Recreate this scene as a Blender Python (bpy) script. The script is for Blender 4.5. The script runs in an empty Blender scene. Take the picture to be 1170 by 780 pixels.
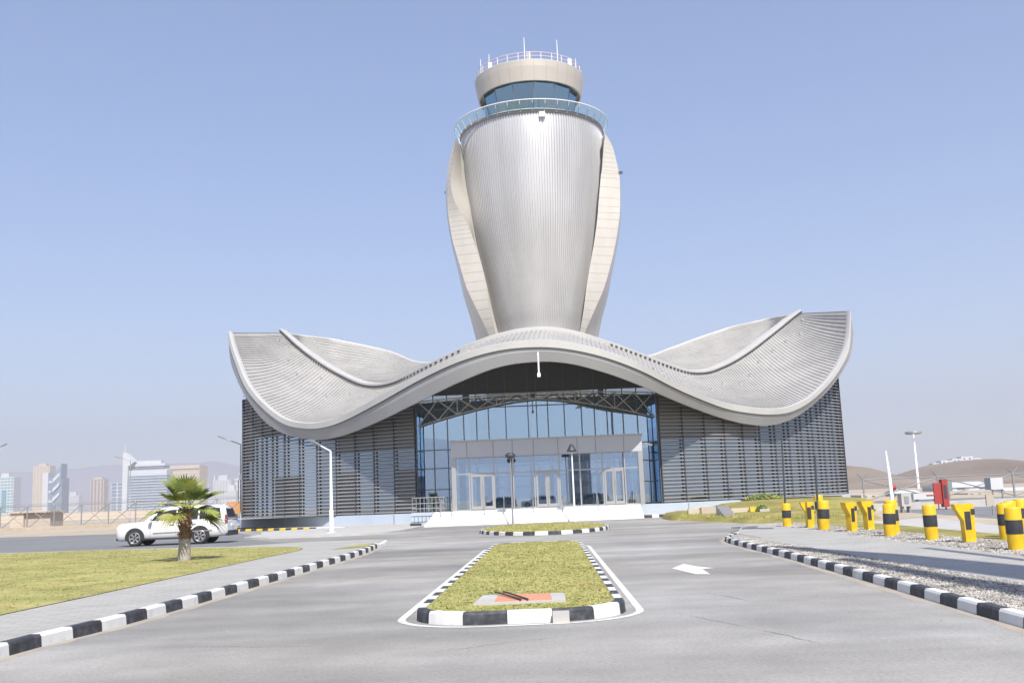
import bpy, bmesh, math, random
from mathutils import Vector, Matrix
from mathutils.bvhtree import BVHTree
R = math.radians
SC = bpy.context.scene
COL = SC.collection
rnd = random.Random(7)

# ------------------------------------------------------------------ camera, light, exposure
CAM_H, PITCH, ROLL, F = 1.65, R(8.7), R(2.3), 1170.0
FWD = Vector((0, math.cos(PITCH), math.sin(PITCH)))
_r0, _u0 = Vector((1, 0, 0)), Vector((0, -math.sin(PITCH), math.cos(PITCH)))
CR = math.cos(ROLL) * _r0 - math.sin(ROLL) * _u0
CU = math.sin(ROLL) * _r0 + math.cos(ROLL) * _u0
cd = bpy.data.cameras.new('camera'); cam = bpy.data.objects.new('camera', cd); COL.objects.link(cam)
cd.sensor_width = 36; cd.lens = 36.0; cd.clip_start = 0.1; cd.clip_end = 40000
m3 = Matrix((CR, CU, -FWD)).transposed()
cam.matrix_world = Matrix.Translation((0, 0, CAM_H)) @ m3.to_4x4()
SC.camera = cam

SUN_EL, SUN_AZ = R(49), R(14)      # azimuth: behind the camera, towards the right
w = bpy.data.worlds.new('World'); SC.world = w; w.use_nodes = True
nt = w.node_tree; nt.nodes.clear()
sky = nt.nodes.new('ShaderNodeTexSky'); sky.sky_type = 'NISHITA'; sky.sun_disc = False
sky.sun_elevation = SUN_EL; sky.sun_rotation = math.pi - SUN_AZ
sky.air_density = 1.0; sky.dust_density = 0.7; sky.ozone_density = 3.0; sky.altitude = 0
hs = nt.nodes.new('ShaderNodeHueSaturation'); hs.inputs['Saturation'].default_value = 1.0
hs.inputs['Hue'].default_value = 0.506
bg = nt.nodes.new('ShaderNodeBackground'); bg.inputs[1].default_value = 0.111
ow = nt.nodes.new('ShaderNodeOutputWorld')
veil = nt.nodes.new('ShaderNodeMix'); veil.data_type = 'RGBA'; veil.inputs[0].default_value = 0.2; veil.inputs[7].default_value = (2.0, 2.9, 5.2, 1)   # thin high haze over the whole sky
nt.links.new(sky.outputs[0], hs.inputs['Color']); nt.links.new(hs.outputs[0], veil.inputs[6]); nt.links.new(veil.outputs[2], bg.inputs[0]); nt.links.new(bg.outputs[0], ow.inputs[0])

sl = bpy.data.lights.new('sun', 'SUN'); sl.energy = 4.7; sl.angle = R(0.55); sl.color = (1, 0.95, 0.87)
so = bpy.data.objects.new('sun', sl); COL.objects.link(so)
sdir = Vector((math.sin(SUN_AZ) * math.cos(SUN_EL), -math.cos(SUN_AZ) * math.cos(SUN_EL), math.sin(SUN_EL)))
so.rotation_euler = sdir.to_track_quat('Z', 'Y').to_euler(); so.location = sdir * 200

vs = SC.view_settings; vs.view_transform = 'Standard'; vs.look = 'None'; vs.gamma = 1; vs.use_curve_mapping = False
vs.exposure = 0.68
cy = SC.cycles
cy.max_bounces = 8; cy.transparent_max_bounces = 16; cy.volume_bounces = 1; cy.use_denoising = True
cy.sample_clamp_indirect = 6; cy.caustics_reflective = False; cy.caustics_refractive = False

def at(x, y, Y, z=None):
    """point of the sight line through photo pixel (x, y) at ground distance Y (metres)"""
    d = FWD + (x - 585) / F * CR + (390 - y) / F * CU
    return Vector((0, 0, CAM_H)) + d * (Y / d.y)

# ------------------------------------------------------------------ materials
MATS = {}
def mat(name, col, rough=0.6, metal=0.0, var=0.0, scale=3.0, bump=0.0, bscale=None, col2=None, spec=0.5, detail=6, aniso=None, coat=0):
    if name in MATS: return MATS[name]
    m = bpy.data.materials.new(name); m.use_nodes = True; MATS[name] = m
    n = m.node_tree.nodes; l = m.node_tree.links; b = n['Principled BSDF']
    b.inputs['Base Color'].default_value = (*col, 1); b.inputs['Roughness'].default_value = rough
    b.inputs['Metallic'].default_value = metal; b.inputs['Specular IOR Level'].default_value = spec
    b.inputs['Coat Weight'].default_value = coat
    if var or col2 or bump:
        tc = n.new('ShaderNodeTexCoord'); mp = n.new('ShaderNodeMapping')
        l.new(tc.outputs['Object'], mp.inputs[0])
        if aniso: mp.inputs['Scale'].default_value = aniso
        no = n.new('ShaderNodeTexNoise'); no.inputs['Scale'].default_value = scale; no.inputs['Detail'].default_value = detail
        l.new(mp.outputs[0], no.inputs['Vector'])
        if var or col2:
            rp = n.new('ShaderNodeValToRGB'); c2 = col2 or tuple(min(1, c * (1 + var)) for c in col)
            c1 = col if col2 else tuple(c * (1 - var) for c in col)
            rp.color_ramp.elements[0].position = 0.33; rp.color_ramp.elements[1].position = 0.67
            rp.color_ramp.elements[0].color = (*c1, 1); rp.color_ramp.elements[1].color = (*c2, 1)
            l.new(no.outputs[0], rp.inputs[0]); l.new(rp.outputs[0], b.inputs['Base Color'])
        if bump:
            nb = n.new('ShaderNodeTexNoise'); nb.inputs['Scale'].default_value = bscale or scale * 8; nb.inputs['Detail'].default_value = 4
            l.new(tc.outputs['Object'], nb.inputs['Vector'])
            bp = n.new('ShaderNodeBump'); bp.inputs['Strength'].default_value = bump; bp.inputs['Distance'].default_value = 0.02
            l.new(nb.outputs[0], bp.inputs['Height']); l.new(bp.outputs[0], b.inputs['Normal'])
    return m

def mul_noise(m, scale, lo, hi, p0=0.35, p1=0.65, aniso=None, tint=(1, 1, 1), detail=8):
    """multiply the base colour by one more noise layer (stains, wear)"""
    n = m.node_tree.nodes; l = m.node_tree.links; b = n['Principled BSDF']
    tc = n.new('ShaderNodeTexCoord'); mp = n.new('ShaderNodeMapping'); l.new(tc.outputs['Object'], mp.inputs[0])
    if aniso: mp.inputs['Scale'].default_value = aniso
    no = n.new('ShaderNodeTexNoise'); no.inputs['Scale'].default_value = scale; no.inputs['Detail'].default_value = detail
    l.new(mp.outputs[0], no.inputs['Vector'])
    rp = n.new('ShaderNodeValToRGB'); e = rp.color_ramp.elements
    e[0].position = p0; e[1].position = p1
    e[0].color = (lo * tint[0], lo * tint[1], lo * tint[2], 1); e[1].color = (hi, hi, hi, 1)
    l.new(no.outputs[0], rp.inputs[0])
    mx = n.new('ShaderNodeMix'); mx.data_type = 'RGBA'; mx.blend_type = 'MULTIPLY'; mx.inputs[0].default_value = 1
    src = b.inputs['Base Color']
    if src.links: l.new(src.links[0].from_socket, mx.inputs[6])
    else: mx.inputs[6].default_value = src.default_value[:]
    l.new(rp.outputs[0], mx.inputs[7]); l.new(mx.outputs[2], b.inputs['Base Color'])
    return m

def glass(name, refl, tint, trans, rough=0.01):
    """coated architectural glass: part mirror, part tinted see-through"""
    m = bpy.data.materials.new(name); m.use_nodes = True; MATS[name] = m
    n = m.node_tree.nodes; l = m.node_tree.links; n.clear()
    o = n.new('ShaderNodeOutputMaterial'); g = n.new('ShaderNodeBsdfGlossy'); t = n.new('ShaderNodeBsdfTransparent')
    mx = n.new('ShaderNodeMixShader'); lw = n.new('ShaderNodeFresnel'); lw.inputs[0].default_value = 1.5
    ad = n.new('ShaderNodeMath'); ad.operation = 'ADD'; ad.use_clamp = True; ad.inputs[1].default_value = refl
    g.inputs['Color'].default_value = (*tint, 1); g.inputs['Roughness'].default_value = rough
    t.inputs['Color'].default_value = (*trans, 1)
    tc = n.new('ShaderNodeTexCoord'); no = n.new('ShaderNodeTexNoise'); no.inputs['Scale'].default_value = 0.4; no.inputs['Detail'].default_value = 0
    bp = n.new('ShaderNodeBump'); bp.inputs['Strength'].default_value = 0.02; bp.inputs['Distance'].default_value = 0.03
    l.new(tc.outputs['Object'], no.inputs['Vector']); l.new(no.outputs[0], bp.inputs['Height']); l.new(bp.outputs[0], g.inputs['Normal'])
    l.new(lw.outputs[0], ad.inputs[0]); l.new(ad.outputs[0], mx.inputs[0])
    l.new(t.outputs[0], mx.inputs[1]); l.new(g.outputs[0], mx.inputs[2]); l.new(mx.outputs[0], o.inputs[0])
    return m

M_ASPH = mat('asphalt', (.285, .277, .266), .88, col2=(.37, .357, .338), scale=.22, bump=.35, bscale=70, detail=9)
mul_noise(M_ASPH, 1.1, .86, 1.04, .3, .7); mul_noise(M_ASPH, .09, .84, 1.16, .4, .62, tint=(1.0, .98, .93)); mul_noise(M_ASPH, 60, .82, 1.12, .25, .8, detail=2)
mul_noise(M_ASPH, .5, .84, 1.04, .36, .6, aniso=(.12, 1.1, 1)); mul_noise(M_ASPH, .16, .88, 1.06, .4, .56, aniso=(.35, 1, 1), tint=(.97, .98, 1.0)); mul_noise(M_ASPH, 22, .86, 1.05, .3, .6, detail=4)
M_PARK = mat('car_park_asphalt', (.15, .152, .158), .9, col2=(.19, .19, .193), scale=.1)
M_SAND = mat('sand', (.36, .30, .22), .95, col2=(.46, .39, .30), scale=.05, bump=.4, bscale=3)
mul_noise(M_SAND, .6, .82, 1.08)
M_PAVE = mat('paving', (.375, .365, .34), .85, var=.06, scale=.7, bump=.1, bscale=30)
mul_noise(M_PAVE, 3.5, .93, 1.04)
def brick_on(m, sc, bw, rh, mort, f=.86, squash=1):
    n = m.node_tree.nodes; l = m.node_tree.links; b = n['Principled BSDF']
    tc = n.new('ShaderNodeTexCoord'); br = n.new('ShaderNodeTexBrick'); l.new(tc.outputs['Object'], br.inputs['Vector'])
    br.inputs['Scale'].default_value = sc; br.inputs['Brick Width'].default_value = bw; br.inputs['Row Height'].default_value = rh
    br.inputs['Mortar Size'].default_value = mort
    br.inputs['Color1'].default_value = (1, 1, 1, 1); br.inputs['Color2'].default_value = (.92, .92, .92, 1); br.inputs['Mortar'].default_value = (f, f, f, 1)
    mx = n.new('ShaderNodeMix'); mx.data_type = 'RGBA'; mx.blend_type = 'MULTIPLY'; mx.inputs[0].default_value = 1
    l.new(b.inputs['Base Color'].links[0].from_socket, mx.inputs[6]); l.new(br.outputs[0], mx.inputs[7]); l.new(mx.outputs[2], b.inputs['Base Color'])
brick_on(M_PAVE, 1, .4, .2, .012, .72)
M_LAWN = mat('lawn', (.24, .24, .068), .95, col2=(.37, .335, .12), scale=.8, bump=.5, bscale=70, detail=8)
mul_noise(M_LAWN, 60, .88, 1.05, .3, .7, detail=3); mul_noise(M_LAWN, .25, .86, 1.08); mul_noise(M_LAWN, 1.4, .80, 1.05, .28, .5, tint=(1.12, .95, .9))
M_BLADE = mat('grass_blade', (.23, .25, .06), .8, col2=(.44, .40, .15), scale=2.5)
M_BANK = mat('grass_bank', (.22, .21, .05), .95, col2=(.34, .28, .08), scale=.5, bump=.8, bscale=20)
mul_noise(M_BANK, .35, .72, 1.05, .35, .6); mul_noise(M_BANK, 3, .78, 1.08, .3, .6)
M_GRAV = mat('gravel_bed', (.24, .22, .20), .95, col2=(.36, .335, .31), scale=14, bump=1, bscale=25)
M_STONE = mat('gravel_stone', (.20, .185, .165), .9, col2=(.48, .45, .41), scale=3)
M_KW = mat('kerb_white_paint', (.64, .64, .62), .6, var=.05, scale=4, bump=.1, bscale=40)
mul_noise(M_KW, 5, .72, 1.02, .24, .42)
M_KB = mat('kerb_black_paint', (.045, .047, .055), .7, var=.25, scale=5, bump=.1, bscale=40)
mul_noise(M_KB, 9, .7, 1.9, .45, .75)
M_KY = mat('kerb_yellow_paint', (.72, .50, .03), .6, var=.1)
M_CONC = mat('concrete', (.42, .41, .39), .85, var=.08, scale=1.5, bump=.15, bscale=30)
M_LINE = mat('road_paint', (.62, .61, .58), .7, var=.04, scale=8)
mul_noise(M_LINE, 12, .65, 1.0, .3, .45)
M_ROOF = mat('roof_aluminium', (.43, .415, .39), .48, .25, var=.035, scale=.35)
mul_noise(M_ROOF, .5, .9, 1.03, .3, .6)
mul_noise(M_ROOF, 2.2, .93, 1.02, .3, .55)
M_LIP = mat('fascia_edge', (.47, .46, .44), .5, .1, var=.03, scale=.8)
M_FASC = mat('fascia_panel', (.34, .34, .342), .45, .2, var=.04, scale=.5)
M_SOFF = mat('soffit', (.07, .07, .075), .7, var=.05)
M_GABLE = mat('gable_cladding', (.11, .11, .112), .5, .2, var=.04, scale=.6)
M_LOUV = mat('louvre_blade', (.30, .305, .315), .45, .3, var=.05, scale=.4)
M_DARK = mat('dark_metal', (.06, .065, .075), .5, .3)
M_FRAME = mat('window_frame', (.16, .175, .19), .45, .4)
M_OPAQ = mat('opaque_panel', (.24, .235, .225), .5, .1, var=.05)
M_BASE = mat('painted_base_wall', (.42, .48, .56), .7, var=.03, scale=.6)
M_MARB = mat('white_step', (.80, .80, .79), .6, var=.02, scale=1)
M_HEAD = mat('entrance_panel', (.46, .465, .48), .5, .1, var=.03, scale=1)
M_ALFR = mat('aluminium_frame', (.38, .375, .37), .4, .5)
M_WSTEEL = mat('white_steel', (.88, .89, .9), .5)
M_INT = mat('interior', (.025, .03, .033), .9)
M_INTF = mat('interior_floor', (.50, .50, .49), .4)
M_TOWER = mat('ribbed_aluminium', (.60, .592, .585), .42, .55, var=.03, scale=.15)
M_FIN = mat('fin_panel', (.54, .51, .46), .5, .15, var=.03, scale=.4)
mul_noise(M_TOWER, .5, .92, 1.03, .35, .6, aniso=(1, 1, .12)); mul_noise(M_FIN, .6, .93, 1.02, .35, .6, aniso=(1, 1, .3))
M_CAB = mat('cab_panel', (.50, .465, .41), .45, .25, var=.03, scale=.3)
M_WHITE = mat('white_painted_metal', (.80, .80, .80), .45)
M_GREYM = mat('grey_painted_metal', (.28, .28, .29), .45, .3)
M_GLASS = glass('facade_glass', .46, (.60, .80, 1.0), (.93, .96, .97))
M_GLASS2 = glass('louvre_backing_glass', .36, (.46, .60, .74), (.2, .25, .3))
M_CABG = glass('cab_glass', .42, (.42, .66, .84), (.10, .26, .36))
M_RAILG = glass('railing_glass', .12, (.8, .95, .95), (.72, .86, .87))
M_SUVP = mat('white_car_paint', (.62, .62, .62), .25, coat=.8)
M_SUVG = mat('car_window', (.02, .022, .026), .08, spec=.8)
M_TYRE = mat('tyre_rubber', (.025, .025, .025), .85)
M_RIM = mat('alloy_rim', (.55, .55, .56), .3, .8)
M_BLACKP = mat('black_plastic', (.02, .02, .022), .6)
M_CHROME = mat('chrome', (.7, .7, .7), .15, 1)
M_RED = mat('red_lens', (.20, .06, .06), .3)
M_LENS = mat('clear_lens', (.6, .65, .7), .1, spec=.8)
M_YEL = mat('bollard_yellow', (.72, .45, .008), .45, var=.08, scale=5)
mul_noise(M_YEL, 8, .75, 1.0, .25, .4)
mul_noise(M_YEL, 26, .55, 1.0, .26, .36, tint=(1, .95, .9)); mul_noise(M_YEL, 1.2, .85, 1.05)
M_BLK = mat('bollard_black', (.03, .032, .037), .55, var=.3, scale=6)
M_BARK = mat('palm_bark', (.13, .075, .045), .95, col2=(.25, .16, .10), scale=14, bump=1, bscale=20)
M_BARKG = mat('palm_base', (.40, .37, .33), .95, col2=(.26, .23, .20), scale=9, bump=1, bscale=14, aniso=(1, 1, 3))
M_LEAF = mat('palm_leaf', (.10, .17, .025), .5, col2=(.34, .36, .08), scale=2.2)
M_LEAFY = mat('palm_leaf_yellow', (.28, .25, .05), .55, col2=(.16, .19, .04), scale=6)
M_ROCK = mat('hill_rock', (.15, .115, .085), .95, col2=(.25, .20, .155), scale=.02, bump=.6, bscale=.2)
M_MTN = mat('mountain_rock', (.21, .21, .25), .95, col2=(.25, .25, .29), scale=.002)
M_REDP = mat('red_paint', (.34, .04, .035), .5)
M_TEAL = mat('teal_paint', (.16, .24, .24), .5)
M_TERR = mat('terracotta', (.55, .24, .15), .85, var=.12, scale=9, bump=.2)
M_STRIPE = mat('black_hose', (.05, .035, .03), .6)
M_BLUEP = mat('blue_paint', (.12, .20, .42), .6)
M_ORNG = mat('orange_earth', (.50, .25, .10), .9, var=.1, scale=1)
M_CREAM = mat('cream_plaster', (.50, .43, .34), .85, var=.04, scale=.2)
M_CREAM2 = mat('tan_plaster', (.42, .36, .30), .85, var=.04, scale=.2)
M_WPLAS = mat('white_plaster', (.50, .52, .54), .8, var=.03, scale=.2)
M_BLUG = mat('blue_tower_glass', (.16, .22, .29), .3, spec=.8, var=.15, scale=.1)
M_TEALG = mat('teal_tower_glass', (.08, .28, .32), .2, spec=.8)

# ------------------------------------------------------------------ mesh helpers
class MB:
    def __init__(s): s.v = []; s.f = []; s.m = []; s.sm = []; s.mats = []
    def mi(s, m):
        if m not in s.mats: s.mats.append(m)
        return s.mats.index(m)
    def add(s, vs, fs, m, smooth=False):
        o = len(s.v); i = s.mi(m); s.v += [tuple(p) for p in vs]
        for f in fs: s.f.append(tuple(a + o for a in f)); s.m.append(i); s.sm.append(smooth)
        return s
    def box(s, x0, y0, z0, x1, y1, z1, m, mx=None):
        p = [Vector(q) for q in ((x0, y0, z0), (x1, y0, z0), (x1, y1, z0), (x0, y1, z0), (x0, y0, z1), (x1, y0, z1), (x1, y1, z1), (x0, y1, z1))]
        if mx: p = [mx @ q for q in p]
        return s.add(p, [(0, 3, 2, 1), (4, 5, 6, 7), (0, 1, 5, 4), (1, 2, 6, 5), (2, 3, 7, 6), (3, 0, 4, 7)], m)
    def bar(s, a, b, wd, h, m, up=Vector((0, 0, 1))):
        a = Vector(a); b = Vector(b); d = (b - a)
        if d.length < 1e-6: return s
        d.normalize(); sd = d.cross(up)
        if sd.length < 1e-3: sd = d.cross(Vector((1, 0, 0)))
        sd.normalize(); u = sd.cross(d)
        p = []
        for c in (a, b):
            for q in ((-1, -1), (1, -1), (1, 1), (-1, 1)): p.append(c + sd * q[0] * wd / 2 + u * q[1] * h / 2)
        return s.add(p, [(0, 1, 2, 3), (7, 6, 5, 4), (0, 4, 5, 1), (1, 5, 6, 2), (2, 6, 7, 3), (3, 7, 4, 0)], m)
    def tube(s, pts, rad, m, n=8, cap=True, smooth=True):
        pts = [Vector(p) for p in pts]; rad = rad if isinstance(rad, (list, tuple)) else [rad] * len(pts)
        vs = []; ref = None
        for i, p in enumerate(pts):
            d = (pts[min(i + 1, len(pts) - 1)] - pts[max(i - 1, 0)]).normalized()
            if ref is None:
                ref = d.cross(Vector((0, 0, 1)))
                if ref.length < 1e-2: ref = Vector((1, 0, 0))
            a = (ref - d * ref.dot(d)).normalized(); b = d.cross(a); ref = a
            for k in range(n):
                t = 2 * math.pi * k / n; vs.append(p + (a * math.cos(t) + b * math.sin(t)) * rad[i])
        fs = []
        for i in range(len(pts) - 1):
            for k in range(n): fs.append((i * n + k, i * n + (k + 1) % n, (i + 1) * n + (k + 1) % n, (i + 1) * n + k))
        s.add(vs, fs, m, smooth)
        if cap: s.add(vs[:n], [tuple(range(n - 1, -1, -1))], m); s.add(vs[-n:], [tuple(range(n))], m)
        return s
    def grid(s, rows, m, smooth=True, closed=False):
        nr, nc = len(rows), len(rows[0]); vs = [p for r in rows for p in r]; fs = []
        for i in range(nr - 1):
            for j in range(nc if closed else nc - 1):
                k = (j + 1) % nc; fs.append((i * nc + j, i * nc + k, (i + 1) * nc + k, (i + 1) * nc + j))
        return s.add(vs, fs, m, smooth)
    def lathe(s, prof, c, m, n=48, smooth=True, a0=0, a1=2 * math.pi):
        full = abs(a1 - a0 - 2 * math.pi) < 1e-6; rows = []
        for (r, z) in prof:
            rows.append([(c[0] + r * math.sin(a0 + (a1 - a0) * k / n), c[1] - r * math.cos(a0 + (a1 - a0) * k / n), c[2] + z) for k in range(n if full else n + 1)])
        return s.grid(rows, m, smooth, full)
    def lathes(s, prof, c, m, n=48):
        for a, b_ in zip(prof, prof[1:]): s.lathe([a, b_], c, m, n)
        return s
    def poly(s, pts, z, m):
        return s.add([(p[0], p[1], z) for p in pts], [tuple(range(len(pts)))], m)
    def prism(s, pts, z0, z1, m, msd=None):
        n = len(pts); s.add([(p[0], p[1], z1) for p in pts], [tuple(range(n))], m)
        s.add([(p[0], p[1], z0) for p in pts] + [(p[0], p[1], z1) for p in pts], [(i, (i + 1) % n, n + (i + 1) % n, n + i) for i in range(n)], msd or m)
        return s
    def build(s, name, parent=None, loc=None, normals=False):
        me = bpy.data.meshes.new(name)
        o = Vector(loc) if loc is not None else Vector((0, 0, 0))
        me.from_pydata([(x - o.x, y - o.y, z - o.z) for x, y, z in s.v], [], s.f)
        for m in s.mats: me.materials.append(m)
        me.polygons.foreach_set('material_index', s.m); me.polygons.foreach_set('use_smooth', s.sm)
        if normals:
            b = bmesh.new(); b.from_mesh(me); bmesh.ops.remove_doubles(b, verts=b.verts, dist=1e-4); bmesh.ops.recalc_face_normals(b, faces=b.faces); b.to_mesh(me); b.free()
        me.update()
        ob = bpy.data.objects.new(name, me); COL.objects.link(ob)
        if parent is not None: ob.parent = parent
        ob.location = o
        return ob

def tag(o, label=None, cat=None, group=None, kind=None):
    if label: o['label'] = label
    if cat: o['category'] = cat
    if group: o['group'] = group
    if kind: o['kind'] = kind
    return o
def empty(name, loc, label, cat, group=None, rz=0):
    o = bpy.data.objects.new(name, None); COL.objects.link(o); o.location = loc; o.rotation_euler = (0, 0, rz); o.empty_display_size = .3
    return tag(o, label, cat, group)
def struct(name, mb, **k):
    o = mb.build(name, **k); o['kind'] = 'structure'; return o
def copy_tree(o, parent=None):
    c = o.copy(); COL.objects.link(c)
    if parent is not None: c.parent = parent
    for ch in list(KIDS(o)): copy_tree(ch, c)
    return c
def KIDS(o): return [x for x in bpy.data.objects if x.parent is o]
def catmull(pts, n):
    """interpolate a list of tuples; n samples per interval"""
    out = []; N = len(pts)
    for i in range(N - 1):
        p0 = pts[max(i - 1, 0)]; p1 = pts[i]; p2 = pts[i + 1]; p3 = pts[min(i + 2, N - 1)]
        for k in range(n):
            t = k / n
            out.append(tuple(0.5 * (2 * b + (c - a) * t + (2 * a - 5 * b + 4 * c - d) * t * t + (-a + 3 * b - 3 * c + d) * t ** 3) for a, b, c, d in zip(p0, p1, p2, p3)))
    out.append(tuple(pts[-1])); return out

# ------------------------------------------------------------------ ground
b = MB(); b.poly([(-5000, -3500), (5000, -3500), (5000, 5000), (-5000, 5000)], 0, M_SAND); struct('ground', b)
# asphalt: drive and forecourt
road = [(-6.9, -30), (-6.45, 5), (-6.3, 12.66), (-5.98, 16), (-5.68, 22.9), (-5.25, 35.4), (-5.4, 40), (-5.9, 44.5), (-9.2, 45.5), (-10.3, 44.45), (-12.0, 43.0), (-16.3, 44.6),
        (-23, 46.1), (-60, 48.6), (-140, 53), (-140, 82), (-47, 94), (-22, 83), (-15.6, 76.5), (-7.2, 76.5), (-6.9, 69), (9.5, 69), (9.2, 60), (10.5, 52), (11.5, 46.6), (9.3, 42.5),
        (7.9, 38), (7.0, 35.5), (6.6, 33), (6.45, 30), (6.28, 24.5), (5.92, 17.5), (5.57, 11.7), (5.3, 2), (5.2, -30)]
b = MB(); b.poly(road, .004, M_ASPH); struct('road', b)
b = MB(); b.poly([(-9.6, 46.0), (-10.5, 45.0), (-12.2, 43.5), (-16.4, 45.0), (-23.1, 46.5), (-60, 49), (-140, 53.5), (-140, 81.5), (-47, 93.5), (-22.3, 82.5), (-22, 79), (-17, 66), (-14.8, 57)], .008, M_PARK); struct('car_park', b)
# service road on the far right
b = MB(); b.poly([(15.6, 6), (22, 6), (28, 46), (40, 90), (60, 90), (34, 100), (22, 60)], .004, M_PARK); struct('service_road', b)

KH = .165
def kerb(name, path, bl, mats, width=.15, h=KH, phase=0, closed=False, label=None):
    """painted kerb stones laid along a path; path runs along the road-side face, stones extend to its left"""
    P = [Vector((p[0], p[1], 0)) for p in path]
    if closed: P.append(P[0].copy())
    seg = [0]
    for i in range(1, len(P)): seg.append(seg[-1] + (P[i] - P[i - 1]).length)
    L = seg[-1]; n = max(2, round(L / bl)); n += (n % 2 if closed else 0)
    def pt(s):
        s = min(max(s, 0), L)
        for i in range(1, len(P)):
            if s <= seg[i] + 1e-9:
                d = P[i] - P[i - 1]; return P[i - 1] + d * ((s - seg[i - 1]) / max(d.length, 1e-9)), d.normalized()
        return P[-1], (P[-1] - P[-2]).normalized()
    mb = MB()
    def nrm(s):
        a = pt(s - .12)[0]; c = pt(s + .12)[0]
        if closed:
            if s < .12: a = pt(L + s - .12)[0]
            if s > L - .12: c = pt(s + .12 - L)[0]
        d = (c - a).normalized(); return Vector((-d.y, d.x, 0))
    for k in range(n):
        m = mats[(k + phase) % len(mats)]
        s0, s1 = L * k / n + .004, L * (k + 1) / n - .004
        q = 4; rows = []
        dz = rnd.uniform(-.002, .002); dx = rnd.uniform(-.004, .004)
        for i in range(q + 1):
            s_ = s0 + (s1 - s0) * i / q; c = pt(s_)[0]; nn = nrm(s_)
            z = Vector((0, 0, 1))
            rows.append([c + nn * dx + z * 0, c + nn * (.012 + dx) + z * (h - .03 + dz), c + nn * (.035 + dx) + z * (h + dz), c + nn * width + z * (h + dz), c + nn * width])
        mb.grid(rows, m, False)
        mb.add(rows[0], [(4, 3, 2, 1, 0)], m); mb.add(rows[-1], [(0, 1, 2, 3, 4)], m)
    o = struct(name, mb)
    return o
LK = [(-6.75, -6), (-6.45, 5), (-6.28, 12.66), (-5.96, 16.03), (-5.66, 22.88), (-5.33, 31), (-5.25, 35.44), (-5.4, 40)]
LKs = catmull(LK, 5)
kerb('kerb', LKs, .75, [M_KW, M_KB], width=.16)
kerb('kerb', [(-5.4, 40.02), (-5.45, 42), (-5.6, 44.2), (-6.2, 45.0), (-9.0, 45.6)], 2, [M_KW], h=.12)
RK = [(7.7, 37.2), (6.95, 35.2), (6.55, 33.1), (6.4, 30), (6.25, 24.5), (5.89, 17.5), (5.54, 11.7), (5.25, 2), (5.2, -6)]
kerb('kerb', catmull(RK, 5), .66, [M_KW, M_KB], width=.16, h=.15)

# fine cracks in the asphalt
M_CRK = mat('crack', (.09, .085, .08), .95)
def crack(p0, p1, n, amp, w_):
    mb = MB(); a, c = Vector((*p0, .0065)), Vector((*p1, .0065)); d = (c - a); nn = Vector((-d.y, d.x, 0)).normalized(); off = 0; L = []; Rr = []
    for i in range(n + 1):
        off = off * .8 + rnd.uniform(-amp, amp); q = a + d * (i / n) + nn * off; ww = w_ * rnd.uniform(.3, 1) * math.sin(math.pi * (i + .3) / (n + .6)); L.append(q + nn * ww); Rr.append(q - nn * ww)
    mb.grid([L, Rr], M_CRK, False); return struct('road_crack', mb)
crack((2.75, 12.6), (3.15, 11.2), 26, .02, .008); crack((2.2, 14.3), (2.75, 12.7), 22, .02, .006); crack((2.9, 17.5), (3.5, 15.4), 26, .025, .008); crack((-4.8, 13.2), (-1.9, 12.4), 50, .02, .006)
crack((-5.2, 20.5), (-2.2, 26.5), 70, .03, .009); crack((2.4, 24.5), (5.9, 26.8), 50, .03, .010); crack((-1.2, 11.6), (.9, 12.9), 40, .02, .005)
mb = MB()
for _ in range(110):
    y = rnd.uniform(9.5, 34); x = rnd.choice((rnd.uniform(-5.9, 5.6), rnd.uniform(4.9, 5.7) + (y - 12) * .03, -5.95 + (y - 12) * .02 + abs(rnd.gauss(0, .2)))); s_ = rnd.uniform(.006, .016)
    mb.add([(x + s_, y, .006), (x - s_ * .6, y + s_, .006), (x - s_ * .5, y - s_ * .8, .006), (x, y, .006 + s_ * 1.2)], [(0, 1, 3), (1, 2, 3), (2, 0, 3)], mat('road_grit', (.30, .28, .25), .9))
tag(mb.build('gravel'), kind='stuff')
# sand gathered in the gutters
M_GUT = mat('gutter_sand', (.38, .33, .27), .95, col2=(.30, .27, .235), scale=1.2)
def gutter(path, wd, sg):
    mb = MB(); A = []; B = []
    for i, p in enumerate(path): A.append((p[0], p[1], .0055)); B.append((p[0] + sg * wd * rnd.uniform(.5, 1.2), p[1], .0055))
    mb.grid([A, B], M_GUT, False); struct('gutter_sand', mb)
gutter([q for q in catmull(LK, 9)], .22, 1); gutter([q for q in catmull(RK[::-1], 9)], .2, -1)

# left side: pavement + lawn
pav_l = [(p[0] - .165, p[1]) for p in LKs] + [(-5.6, 42), (-5.75, 44.1), (-6.3, 44.85), (-9.0, 45.45), (-10.2, 44.4), (-12.0, 42.9), (-16.3, 44.5), (-23, 46.0), (-60, 48.5), (-60, -6)]
b = MB(); b.prism(pav_l, 0.0, .150, M_PAVE, M_CONC); struct('pavement', b)
LAWN_L = [(-8.75, -6), (-8.5, 9), (-8.24, 16.6), (-8.12, 19.6), (-8.03, 24.2), (-7.9, 31.9), (-7.75, 35.2), (-7.8, 37.2), (-8.15, 38.8), (-8.9, 39.9), (-11.8, 42.0), (-16.1, 43.9), (-22.8, 45.4), (-59, 47.8), (-59, -6)]
b = MB(); b.poly(catmull(LAWN_L[:14], 3) + [LAWN_L[14]], .162, M_LAWN); struct('lawn', b)
LAWN_S = [(-6.5, 36.2), (-5.5, 37.2), (-5.65, 40.6), (-6.2, 39.2)]
b = MB(); b.poly(LAWN_S, .158, M_LAWN); struct('lawn', b)
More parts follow.
